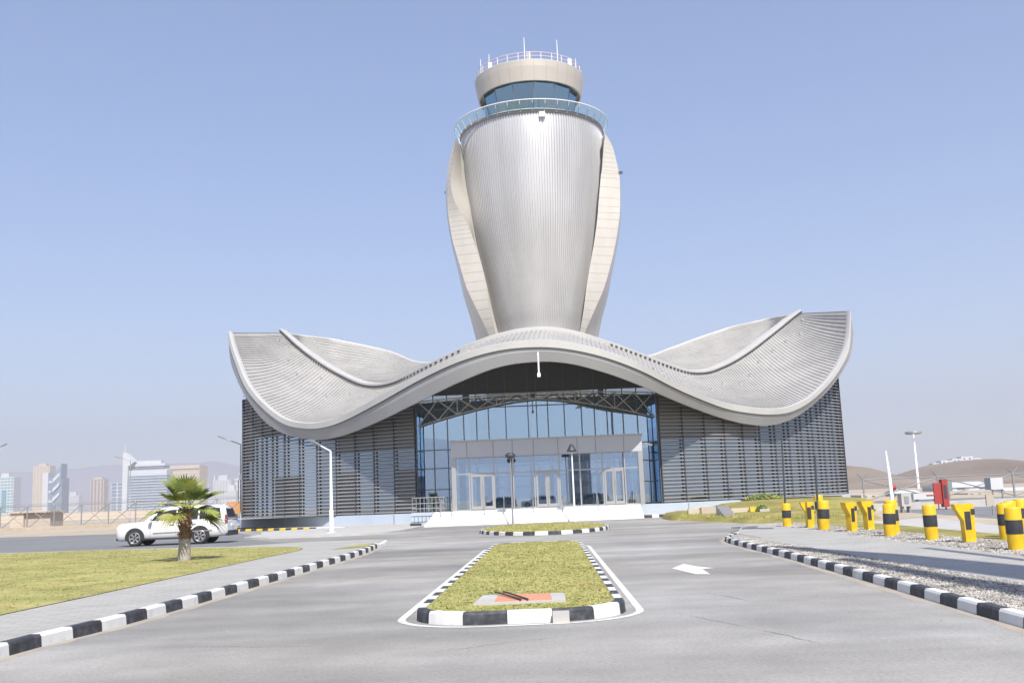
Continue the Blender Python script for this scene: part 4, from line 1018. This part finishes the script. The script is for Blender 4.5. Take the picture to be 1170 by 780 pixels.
tC, W, H = box_thing('tower_block', 'blue glass tower with slanted pointed top left of the skyline', 'building', 49, 71, 541, 1480, 20, M_BLUG, DG)
mb = MB(); mb.box(0, 0, 0, W * .28, 24, H + 2, M_WPLAS); mb.box(W * .28, 0, 0, W, 24, H - 6, M_BLUG); mb.build('wall', tC)
mb = MB(); p = [(W * .45, H * .55), (W * .95, H * .75), (W * .98, H + 14), (W * .6, H - 4)]
mb.add([(x, -1.5, z) for x, z in p] + [(x, 18, z) for x, z in p], [(0, 1, 2, 3), (7, 6, 5, 4), (0, 4, 5, 1), (1, 5, 6, 2), (2, 6, 7, 3), (3, 7, 4, 0)], M_BLUG); mb.build('crown_wedge', tC)
mb = MB()
for k in range(3):
    z = H * (.35 + k * .22); mb.add([(W * .55, -2, z), (W * .9, -2, z + 10), (W * .9, -2, z + 15), (W * .55, -2, z + 6)], [(0, 1, 2, 3)], M_WPLAS); mb.box(W * .32, -.6, z, W * .5, 0, z + 3, M_WPLAS)
mb.build('facade_panel', tC)
tD, W, H = tower_b(103.5, 119, 547, 1800, 'narrow tan tower standing alone on the left skyline', M_CREAM2, M_FRAME, 16, 4, .35, .7)
mb = MB(); mb.box(W * .2, 2, H, W * .8, 12, H + 3, M_CREAM); mb.build('roof_box', tD)
tE, W, H = tower_b(127, 141, 551, 1600, 'low blue and white block left of the sail hotel', M_WPLAS, M_BLUG, 9, 2, .8, .75)
tF, W, H = box_thing('hotel_building', 'wide blue glass hotel with tall white sail and mast at its left end', 'building', 143, 191, 543, 1300, 30, M_WPLAS, DG)
mb = MB(); mb.box(0, 0, 0, W, 30, H, M_BLUG); mb.box(W * .03, 3, H, W * .97, 27, H + 7, M_WPLAS); mb.box(W * .1, 5, H + 9, W * .9, 25, H + 12, M_BLUG); mb.box(W * .06, 4, H + 12, W * .92, 26, H + 15, M_WPLAS); mb.box(W * .2, 8, H + 15, W * .8, 22, H + 19, M_WPLAS); mb.build('wall', tF)
mb = MB()
for k in range(14): mb.box(W * .08, -.8, H * k / 14, W * 1.0, 0, H * k / 14 + .9, M_WPLAS)
mb.build('floor_bands', tF)
mb = MB(); mb.add([(x, y, z) for y in (-2, 12) for x, z in ((-3, 0), (3, 0), (4, H + 12), (12, H + 18), (2, H + 28), (-2.5, H + 30))], [(0, 1, 2, 3, 4, 5), (11, 10, 9, 8, 7, 6)] + [(i, i + 6, (i + 1) % 6 + 6, (i + 1) % 6) for i in range(6)], M_WPLAS); mb.build('sail', tF)
mb = MB(); mb.tube([(-2, 4, H + 25), (-2, 4, H + 40)], [.9, .4], M_WPLAS, 6); mb.build('mast', tF)
tG, W, H = tower_b(189, 228, 531.5, 1500, 'wide cream block behind the palm crown', M_CREAM, M_CREAM2, 14, 8, .75, .4)
mb = MB(); mb.box(W * .02, -1.5, H * .93, W * .98, 2, H * .96, M_CREAM); mb.build('cornice', tG)
for (a, c, y, Y, lab) in ((244, 264, 548, 1750, 'white stepped apartment tower right of the palm'), (258, 270, 560, 1500, 'low white block before the stepped white tower'), (268, 284, 546, 1700, 'white tower partly hidden by the pavilion corner'),
                     (228, 244, 562, 1900, 'low pale block right of the palm crown'), (75, 90, 566, 2200, 'small far pale block between the blue and tan towers')):
    tt, W, H = tower_b(a, c, y, Y, lab, M_WPLAS, M_FRAME, max(6, int(H / 5)), 6, .35, .4)
    mb = MB(); mb.box(W * .25, 3, H, W * .75, 14, H + 8, M_WPLAS); mb.build('roof_box', tt)
for px_, yt in ((237, 544), (245, 542)):
    q = at(px_, yt, 1800); mb = MB(); mb.tube([(q.x, 1800, 0), (q.x, 1800, q.z * .8), (q.x, 1800, q.z)], [3, 2.4, .4], M_WPLAS, 8)
    tag(mb.build('minaret'), 'slender white minaret right of the palm, ' + ('the shorter left one' if px_ == 237 else 'the taller right one'), 'minaret', 'minarets on the skyline')
t = empty('utility_building', (at(11, 600, 158).x, 158, 0), 'small flat cream utility building behind the left fence', 'building'); q = at(56, 585, 158); W = q.x - t.location.x
mb = MB(); mb.box(0, 0, 0, W * .35, 5, q.z * 1.02, M_CREAM); mb.box(W * .35, .5, 0, W, 5, q.z, M_CREAM2); mb.build('wall', t); mb = MB(); mb.box(-.2, -.3, q.z * 1.02, W + .3, 5.3, q.z * 1.02 + .25, M_CREAM); mb.build('roof', t)
a, c = at(0, 581, 420), at(262, 578, 420); mb = MB(); mb.box(a.x - 40, 420, 0, c.x + 20, 421, 3.0, M_CREAM); tag(mb.build('boundary_wall'), 'long low cream wall across the sand behind the left fence', 'wall')
# strip left of the pavilion corner
a, c = at(259, 600, 128), at(292, 600, 128); mb = MB(); mb.box(a.x, 128, 0, c.x, 130, .9, M_BLUEP); tag(mb.build('blue_barrier'), 'low blue barrier beside the left corner of the pavilion', 'barrier')
b = MB(); b.add([(-37, 131, .5), (-29, 131, .5), (-37, 175, 1.1), (-49.5, 175, 1.1)], [(0, 1, 2, 3)], M_LAWN); struct('lawn', b)
a, c = at(259, 600, 176), at(300, 600, 176); mb = MB(); mb.box(a.x, 176, 0, c.x, 177, 3.0, M_ORNG); tag(mb.build('orange_wall'), 'rusty orange wall behind the green strip at the pavilion corner', 'wall')

# ------------------------------------------------------------------ right side: bollards
def bollard(x, y, label, flare=False, src=None, s=1.0):
    if src:
        t = copy_tree(src); t.location = (x * .94, y * .94, .1); t['label'] = label; t.scale = (s, s, s); t.rotation_euler = (R(rnd.uniform(-2, 2)), R(rnd.uniform(-2.5, 2.5)), rnd.random() * .8); return t
    t = empty('bollard', (x * .94, y * .94, .1), label, 'bollard', 'yellow and black bollards along the gravel')
    mb = MB(); 
    if not flare:
        mb.lathe([(.165, 0), (.17, .3), (.17, .9), (.155, .93), (0, .935)], (0, 0, 0), M_YEL, 24); mb.build('post', t)
        mb = MB(); mb.lathe([(.176, .36), (.178, .38), (.178, .64), (.176, .66)], (0, 0, 0), M_BLK, 24); mb.build('band', t)
    else:
        mb.add([(x_, y_, z_) for z_, w0, w1 in ((0, -.12, .13), (.55, -.13, .14), (.85, -.30, .15), (.97, -.34, .13)) for x_, y_ in ((w0, -.12), (w1, -.12), (w1, .12), (w0, .12))],
               [(4 * i + j, 4 * i + (j + 1) % 4, 4 * i + 4 + (j + 1) % 4, 4 * i + 4 + j) for i in range(3) for j in range(4)] + [(12, 13, 14, 15)], M_YEL); mb.build('post', t)
        mb = MB(); mb.box(-.10, -.135, .34, .04, -.10, .78, M_BLK); mb.box(.06, -.135, .70, .155, .13, .84, M_BLK); mb.build('band', t)
    return t
bs = [((11.42, 24.1), 'large yellow and black bollard at the right picture edge'), ((11.71, 29.7), 'straight yellow and black bollard left of the flared one'),
      ((11.56, 32.6), 'straight yellow and black bollard beside the white pole'), ((11.3, 44.0), 'last bollard of the row, nearest the pavilion steps'),
      ((13.5, 29.0), 'bollard just behind the large one at the right edge'), ((14.05, 29.9), 'third bollard back from the large one at the right edge'), ((15.3, 32.4), 'bollard on the far side of the path behind the right edge cluster'), ((16.1, 33.4), 'outermost bollard behind the right edge cluster')]
src = bollard(*bs[0][0], bs[0][1], s=1)
for (p, lab) in bs[1:]: bollard(*p, lab, src=src, s=rnd.uniform(.96, 1.03))
bollard(12.25, 34.2, 'slightly taller bollard directly behind the white pole base', src=src, s=1.12)
bollard(11.5, 39.4, 'thick bollard beside the thin black pole', src=src, s=1.12)
bollard(15.9, 55, 'far yellow bollard on the grass behind the thin black pole', src=src, s=1.2)
fsrc = bollard(11.94, 27.8, 'flared yellow bollard with wide leaning top and long black inset', flare=True)
for p, lab in (((11.68, 41.9), 'flared yellow bollard left of the thin black pole'), ((11.85, 37.2), 'flared yellow bollard right of the thin black pole'), ((12.7, 37.9), 'flared bollard set back behind the row near the white pole')):
    bollard(*p, lab, src=fsrc, s=1.0)
# poles on the right
mb = MB(); q = at(1012, 515, 41.5); mb.tube([(q.x + .1, 41.5, .1), (q.x + .05, 41.5, 1.9), (q.x, 41.5, q.z)], [.09, .07, .03], M_WHITE, 8); tag(mb.build('flag_pole'), 'thin white pole standing behind the bollards', 'pole')
mb = MB(); q = at(936, 606, 38.4); z_ = at(931, 520, 38.4); mb.tube([(q.x, 38.4, .1), (z_.x, 38.4, z_.z)], [.045, .035], M_DARK, 8); tag(mb.build('sign_pole'), 'thin black pole rising among the left bollards', 'pole', 'thin black poles')
mb = MB(); q = at(898, 590, 60); z_ = at(893, 500, 60); mb.tube([(q.x, 60, .1), (z_.x, 60, z_.z)], [.06, .045], M_DARK, 8); tag(mb.build('sign_pole'), 'thin black pole on the grass bank before the right louvred wall', 'pole', 'thin black poles')
t = empty('floodlight_mast', (at(1050, 560, 260).x, 260, 0), 'tall grey floodlight mast with ring head in front of the brown hill', 'floodlight mast'); q = at(1048, 494, 260)
mb = MB(); mb.tube([(0, 0, 0), (0, 0, q.z)], [.35, .16], M_WSTEEL, 8); mb.build('pole', t)
mb = MB(); mb.lathe([(1.9, -.35), (2.1, 0), (1.9, .35), (1.6, .35), (1.5, 0), (1.6, -.35), (1.9, -.35)], (0, 0, q.z), M_GREYM, 24); mb.build('lamp_ring', t)

# grass banks and low walls right of the forecourt
def bank(pts, z0, z1, m=M_BANK):
    c = [sum(p[0] for p in pts) / len(pts), sum(p[1] for p in pts) / len(pts)]
    P = catmull([tuple(p) for p in pts] + [tuple(pts[0])], 5)[:-1]; mb = MB(); rows = []
    for f_, z in ((1, z0), (.93, z0 + (z1 - z0) * .45), (.8, z0 + (z1 - z0) * .8), (.5, z1), (.02, z1 + .03)): rows.append([(c[0] + (p[0] - c[0]) * f_, c[1] + (p[1] - c[1]) * f_, z + rnd.uniform(-.02, .02)) for p in P])
    mb.grid(rows, m, True, True); return struct('grass_bank', mb)
bank([(9.3, 60.2), (10.6, 53), (12.4, 48), (16.5, 48.5), (18.5, 54), (20, 64), (18, 70), (12, 68)], 0, .40)
bank([(12.5, 64), (17, 60), (22, 64), (25.5, 74), (25.5, 82), (20, 78.3), (13.5, 75.5)], .1, .85)
bank([(8.9, 61.5), (9.6, 60.8), (12.0, 62.5), (12.0, 67.0), (9.5, 68.5)], .0, .45)
def rect_thing(name, label, cat, x0, x1, yb, yt, Y, dep, m, group=None):
    a = at(x0, yb, Y); c = at(x1, yt, Y); mb = MB(); mb.box(a.x, Y, max(0, min(a.z, c.z)) - .02, c.x, Y + dep, max(a.z, c.z), m); return tag(mb.build(name), label, cat, group)
a = at(823, 595, 56); mb = MB()
for k in range(6): mb.box(a.x, 54 + k * .5, 0, a.x + .62, 54.5 + k * .5, .15 + k * .13, M_GREYM)
tag(mb.build('garden_steps'), 'narrow grey steps climbing the grass bank', 'steps')
def low_wall(name, lab, xa, xb, Y, z1, m, dep=.35): 
    mb = MB(); p, q = at(xa, 590, Y), at(xb, 590, Y); mb.box(p.x, Y, 0, q.x, Y + dep, z1, m); return tag(mb.build(name), lab, 'low wall', 'low garden walls on the bank')
low_wall('garden_wall', 'long pale garden wall on the bank right of the steps', 836, 858, 58, .62, M_CREAM)
low_wall('garden_wall', 'short bright yellow wall end on the bank', 858, 868, 57.5, .66, M_KY)
low_wall('garden_wall', 'tan garden wall left of the grey steps', 802, 822, 60, .72, M_CREAM2)
low_wall('garden_wall', 'small cream block at the left foot of the bank', 787, 799, 61.5, .62, M_CREAM)
low_wall('garden_wall', 'pink-grey stone block at the right end of the low walls', 869, 880, 56.5, .55, M_CONC)
mb = MB(); mb.tube([tuple(at(784, 585, 66)), tuple(at(797, 580.5, 66)), tuple(at(809, 579, 66))], .13, M_CREAM2, 6); tag(mb.build('log'), 'brown log lying along the top of the left bank', 'log')
def shrub(x, y, z, r_, label, n=420):
    t = empty('shrub', (x, y, z), label, 'shrub', 'small shrubs on the bank'); mb = MB()
    for _ in range(n):
        d = Vector((rnd.gauss(0, 1), rnd.gauss(0, .6), abs(rnd.gauss(0, .8)))); d.normalize(); p = Vector((d.x * r_[0], d.y * r_[1], d.z * r_[2])) * rnd.random() ** .4
        a = Vector((rnd.gauss(0, 1), rnd.gauss(0, 1), rnd.gauss(0, 1))).normalized() * .07; c = a.cross(Vector((rnd.gauss(0, 1), rnd.gauss(0, 1), 1))).normalized() * .045
        mb.add([p - a, p + c, p + a, p - c], [(0, 1, 2, 3)], M_LEAF)
    mb.build('foliage', t); mb = MB()
    for k in range(4): mb.tube([(0, 0, -.1), (r_[0] * (k - 1.5) * .3, 0, r_[2] * .6)], .02, M_BARK, 5)
    mb.build('stem', t)
q = at(872, 574, 76); shrub(q.x, 75.5, .75, (1.6, .6, .55), 'dark green shrub against the base of the right louvred wall', 900)
q = at(866, 583, 58); shrub(q.x, 57, .35, (.38, .3, .45), 'small round shrub at the end of the yellow garden wall')
blades([(9.3, 60.2), (10.6, 53), (12.4, 48), (16.5, 48.5), (18.5, 54), (20, 64), (18, 70), (12, 68)], (9.3, 20, 48, 70), 5000, .25, .12)
# debris of hoses where the right pavement begins
mb = MB()
mb.tube([(9.0, 44.2, .06), (9.3, 42.0, .1), (8.6, 40.2, .16), (9.4, 38.6, .18)], .025, M_GREYM, 6); mb.tube([(8.0, 39.6, .05), (8.6, 40.9, .1), (9.5, 41.6, .16), (8.9, 43.0, .1)], .025, M_GREYM, 6)
tag(mb.build('cable'), 'loose dark cable curled where the right pavement begins', 'cable')

# ------------------------------------------------------------------ right: yard, tents, red gate, hills
YG = 'yard objects before the right fence'
t = empty('red_booth', (24.8, 61.2, 0), 'red two-panel barrier booth behind the bollards', 'booth'); t.scale = (.62, 1, .95)
mb = MB(); mb.box(-.45, 0, .35, .25, .12, 1.65, M_REDP); mb.build('left_panel', t); mb = MB(); mb.box(.32, -.1, .15, .85, .35, 1.85, M_REDP); mb.box(.42, -.13, .7, .7, -.1, 1.5, M_DARK); mb.build('right_panel', t)
mb = MB(); mb.tube([(-.1, .06, 0), (-.1, .06, .4)], .05, M_REDP); mb.tube([(.6, .1, 0), (.6, .1, .2)], .07, M_REDP); mb.tube([(-1.2, 0, .9), (-.4, 0, .9)], .05, M_REDP); mb.build('leg', t)
def yard(name, lab, cat, x0, x1, yt, Y, dep, m, roof=None, grp=None):
    a = at(x0, yt, Y); c = at(x1, yt, Y); t = empty(name, (a.x, Y, 0), lab, cat, grp); W = c.x - a.x; H = (a.z + c.z) / 2
    mb = MB(); mb.box(0, 0, 0, W, dep, H, m); mb.build('wall', t)
    if roof: mb = MB(); mb.add([(-.2, -.2, H), (W + .2, -.2, H), (W + .2, dep + .2, H), (-.2, dep + .2, H), (-.2, dep / 2, H + roof), (W + .2, dep / 2, H + roof)], [(0, 1, 5, 4), (2, 3, 4, 5), (0, 4, 3), (1, 2, 5)], M_WPLAS); mb.build('roof', t)
    mb = MB(); nwin = max(2, int(W / 3))
    for i in range(nwin): mb.box(W * (i + .3) / nwin, -.06, H * .35, W * (i + .65) / nwin, 0.02, H * .7, M_FRAME)
    mb.build('window', t); return t
yard('hangar', 'long white shed with light roof at the foot of the brown hill', 'shed', 1086, 1136, 556, 170, 12, M_WPLAS, .9)
yard('site_cabin', 'white site cabin left of the red booth', 'cabin', 1024, 1050, 563, 130, 4, M_WPLAS, .4, 'white site cabins')
yard('site_cabin', 'grey site cabin below the long white shed', 'cabin', 1106, 1124, 563, 120, 4, M_CONC, None, 'white site cabins')
yard('site_cabin', 'white site cabin at the right picture edge', 'cabin', 1150, 1176, 560, 140, 4, M_WPLAS, .4, 'white site cabins')
yard('site_cabin', 'low pale cabin beside the right corner of the pavilion', 'cabin', 984, 1003, 565, 125, 4, M_CREAM, None, 'white site cabins')
def yobj(name, lab, cat, px_, Y, boxes):
    a = at(px_, 580, Y); t = empty(name, (a.x, Y, 0), lab, cat)
    for nm, bx, m in boxes:
        mb = MB(); mb.box(*bx, m); mb.build(nm, t)
yobj('machine', 'pale grey generator on legs left of the red booth', 'generator', 1031, 58, [('housing', (0, 0, .35, .55, .6, 1.05), M_CONC), ('leg', (.05, .1, 0, .13, .5, .35), M_GREYM), ('leg', (.42, .1, 0, .5, .5, .35), M_GREYM), ('panel', (.15, -.03, .5, .4, 0, .9), M_GREYM)])
yobj('trailer', 'low white flat trailer just left of the red booth', 'trailer', 1045, 64, [('deck', (0, 0, .6, 1.6, 1.2, .95), M_WPLAS), ('leg', (.2, .1, 0, .35, .25, .6), M_GREYM), ('leg', (1.3, .1, 0, 1.45, .25, .6), M_GREYM)])
yobj('sign_board', 'small teal sign board right of the red booth', 'sign', 1083, 66, [('board', (0, 0, 1.0, .42, .05, 1.6), M_TEAL), ('leg', (.18, 0, 0, .24, .05, 1.0), M_GREYM)])
yobj('wooden_crate', 'brown board standing among the yard posts', 'board', 1128, 48, [('board', (0, 0, .45, .36, .1, .95), M_CREAM2), ('leg', (.25, .02, 0, .31, .08, .45), M_GREYM)])
yobj('white_barrier', 'white tank with pipe below the long shed', 'tank', 1135, 75, [('tank', (0, 0, .9, .9, 1, 1.75), M_WPLAS), ('leg', (.1, .1, 0, .2, .2, .9), M_GREYM), ('leg', (.8, .1, 0, .9, .2, .9), M_GREYM)])
mb = MB(); mb.box(20, 64, 0, 44, 64.35, .45, M_CONC); tag(mb.build('yard_wall'), 'low concrete wall crossing the yard behind the bollards', 'low wall')
t = empty('warning_light', (at(1022, 575, 60).x, 60, 0), 'pink-red round light on a short post near the white pole', 'light')
mb = MB(); mb.tube([(0, 0, 0), (0, 0, 1.25)], .04, M_GREYM, 6); mb.build('post', t); mb = MB(); mb.lathe([(0, -.2), (.15, -.13), (.2, 0), (.15, .13), (0, .2)], (0, 0, 1.4), M_REDP, 16); mb.build('lens', t)

import mathutils.noise as mn
def terrain(name, x0, x1, y0, y1, nx, ny, fn, m):
    rows = []
    for j in range(ny + 1):
        y = y0 + (y1 - y0) * j / ny; rows.append([(x0 + (x1 - x0) * i / nx, y, fn(x0 + (x1 - x0) * i / nx, y)) for i in range(nx + 1)])
    mb = MB(); mb.grid(rows, m, True); return struct(name, mb)
def bump(x, y, cx, cy_, rx, ry, h): return h * math.exp(-((x - cx) / rx) ** 2 - ((y - cy_) / ry) ** 2)
def hillz(x, y):
    p1 = at(975, 531, 430); p2 = at(1108, 523, 480); p3 = at(1190, 527, 520)
    z = max(bump(x, y, p1.x - 6, 430, 20, 60, p1.z), bump(x, y, p2.x, 480, 34, 70, p2.z), bump(x, y, p3.x, 520, 30, 70, p3.z), bump(x, y, (p1.x + p2.x) / 2 + 4, 420, 60, 60, 3.6))
    n = mn.fractal(Vector((x * .03, y * .03, 0)), 1, 2, 5) * .11
    return max(-.5, z * (1 + n) - .4)
terrain('hill', 90, 460, 330, 680, 150, 90, hillz, M_ROCK)
# pale houses on the ridge
for i, (a, c, yt, Y) in enumerate(((1049, 1056, 540, 700), (1057, 1066, 533, 700), (1066, 1074, 529, 720), (1075, 1088, 526, 720), (1088, 1098, 524, 740), (1098, 1112, 521.5, 760), (1113, 1121, 523, 800), (1164, 1176, 526, 760))):
    labs = ['pale house lowest on the left slope of the ridge', 'second pale house up the left slope', 'third pale house up the ridge slope', 'wide white house midway up the ridge', 'white house just left of the hilltop', 'wide white house on the very hilltop', 'small pale house right of the hilltop', 'white house on the ridge at the right picture edge']
    p, q = at(a, yt, Y), at(c, yt, Y); t = empty('hill_house', (p.x, Y, 0), labs[i], 'house', 'pale houses on the ridge'); W = q.x - p.x; H = p.z
    mb = MB(); mb.box(0, 0, 0, W, 8, H, M_WPLAS); mb.build('wall', t); mb = MB()
    for j in range(2): mb.box(W * (.2 + .45 * j), -.1, H - 2.2, W * (.2 + .45 * j) + 1.0, 0, H - .9, M_FRAME)
    mb.build('window', t)
def mtn(name, x0, x1, y0, y1, base, seed, amp):
    def fn(x, y):
        t = (y - y0) / (y1 - y0); e = math.sin(math.pi * min(1, t)) ; u = (x - x0) / (x1 - x0); ed = min(1, min(u, 1 - u) * 5)
        return max(-5, ed * e * (base + amp * mn.fractal(Vector((x * .0006, y * .0006, seed)), 1, 2, 6)))
    return terrain(name, x0, x1, y0, y1, 90, 24, fn, M_MTN)
mtn('mountain', -4300, -500, 3700, 4900, 175, 3.3, 75)
mtn('mountain', -3500, 3500, -3400, -2400, 190, 9.1, 100)

# ------------------------------------------------------------------ out of frame on the right: an unseen stand-in added to cast the shadow bands on the pavement; buildings mirrored in the glass
t = empty('gate_canopy', (13, 10, 0), 'high slatted canopy on posts over the right pavement', 'canopy')
sh = 15 / math.tan(SUN_EL); off = Vector((math.sin(SUN_AZ) * sh, -math.cos(SUN_AZ) * sh, 15))
def slab_over(pts, nm):  # panel takes the wanted shadow outline, lifted towards the sun
    mb = MB(); P = [Vector((p[0], p[1], .12)) + off for p in pts]; n = len(P)
    mb.add([p for p in P] + [p + Vector((0, 0, .12)) for p in P], [tuple(range(n)), tuple(range(2 * n - 1, n - 1, -1))] + [(i, n + i, n + (i + 1) % n, (i + 1) % n) for i in range(n)], M_GREYM)
    o = mb.build(nm, t); o.location = (-13, -10, 0)
slab_over([(6.55, 27.5), (6.9, 27.5), (8.3, 22.5), (9.4, 15), (9.2, 11), (8.0, 11), (7.7, 15), (7.1, 22)], 'roof_panel')
slab_over([(6.6, 21.8), (6.95, 21.8), (7.0, 17), (7.3, 14), (7.2, 11.5), (6.3, 11.5), (6.5, 14), (6.5, 18)], 'roof_panel')
mb = MB(); mb.box(1.5, -6.5, 0, 1.8, -6.2, 15.2, M_GREYM); mb.build('post', t); mb = MB(); mb.bar((1.65, -6.3, 15.0), (-.5, -6.3, 15.0), .2, .25, M_GREYM); mb.bar((-.4, -9, 14.98), (-.4, 2, 14.98), .2, .2, M_GREYM); mb.build('beam', t)
for (x, y, W, H, lab) in ((13.2, -110, 5.0, 15, 'dark tower block behind the camera, mirrored in the entrance glass'), (-52, -120, 10, 14, 'grey tower block behind the camera, mirrored at the left of the glass front'), (46, -130, 26, 9, 'long low block behind the camera, mirrored at the right of the glass front')):
    t = empty('reflected_building', (x, y, 0), lab, 'building', 'buildings behind the camera')
    mb = MB(); mb.box(0, -12, 0, W, 0, H, M_GREYM)
    for i in range(int(H / 3)): mb.box(.5, 0, i * 3 + 1, W - .5, .1, i * 3 + 2.3, M_FRAME)
    mb.build('wall', t)
M_DCAR = mat('dark_car_paint', (.04, .045, .055), .3, coat=.6)
for (x, y, m, lab, rz) in ((-6, -24, M_DCAR, 'dark car behind the camera, mirrored left in the entrance glass', 0), (0.5, -25, M_SUVP, 'white car behind the camera, mirrored in the middle entrance glass', 0), (9, -24, M_DCAR, 'dark car behind the camera, mirrored right in the entrance glass', .2)):
    suv(lab, m, (x, y, .01), rz, 'cars parked behind the camera')

# ------------------------------------------------------------------ haze
mh = bpy.data.materials.new('haze'); mh.use_nodes = True; n = mh.node_tree.nodes; n.clear()
o = n.new('ShaderNodeOutputMaterial'); v = n.new('ShaderNodeVolumePrincipled'); v.inputs['Color'].default_value = (.70, .71, .78, 1); v.inputs['Density'].default_value = .00036; v.inputs['Anisotropy'].default_value = .3
mh.node_tree.links.new(v.outputs[0], o.inputs['Volume'])
b = MB(); b.box(-5100, -3600, -8, 5100, 5100, 420, mh); hz = b.build('haze'); hz['kind'] = 'stuff'
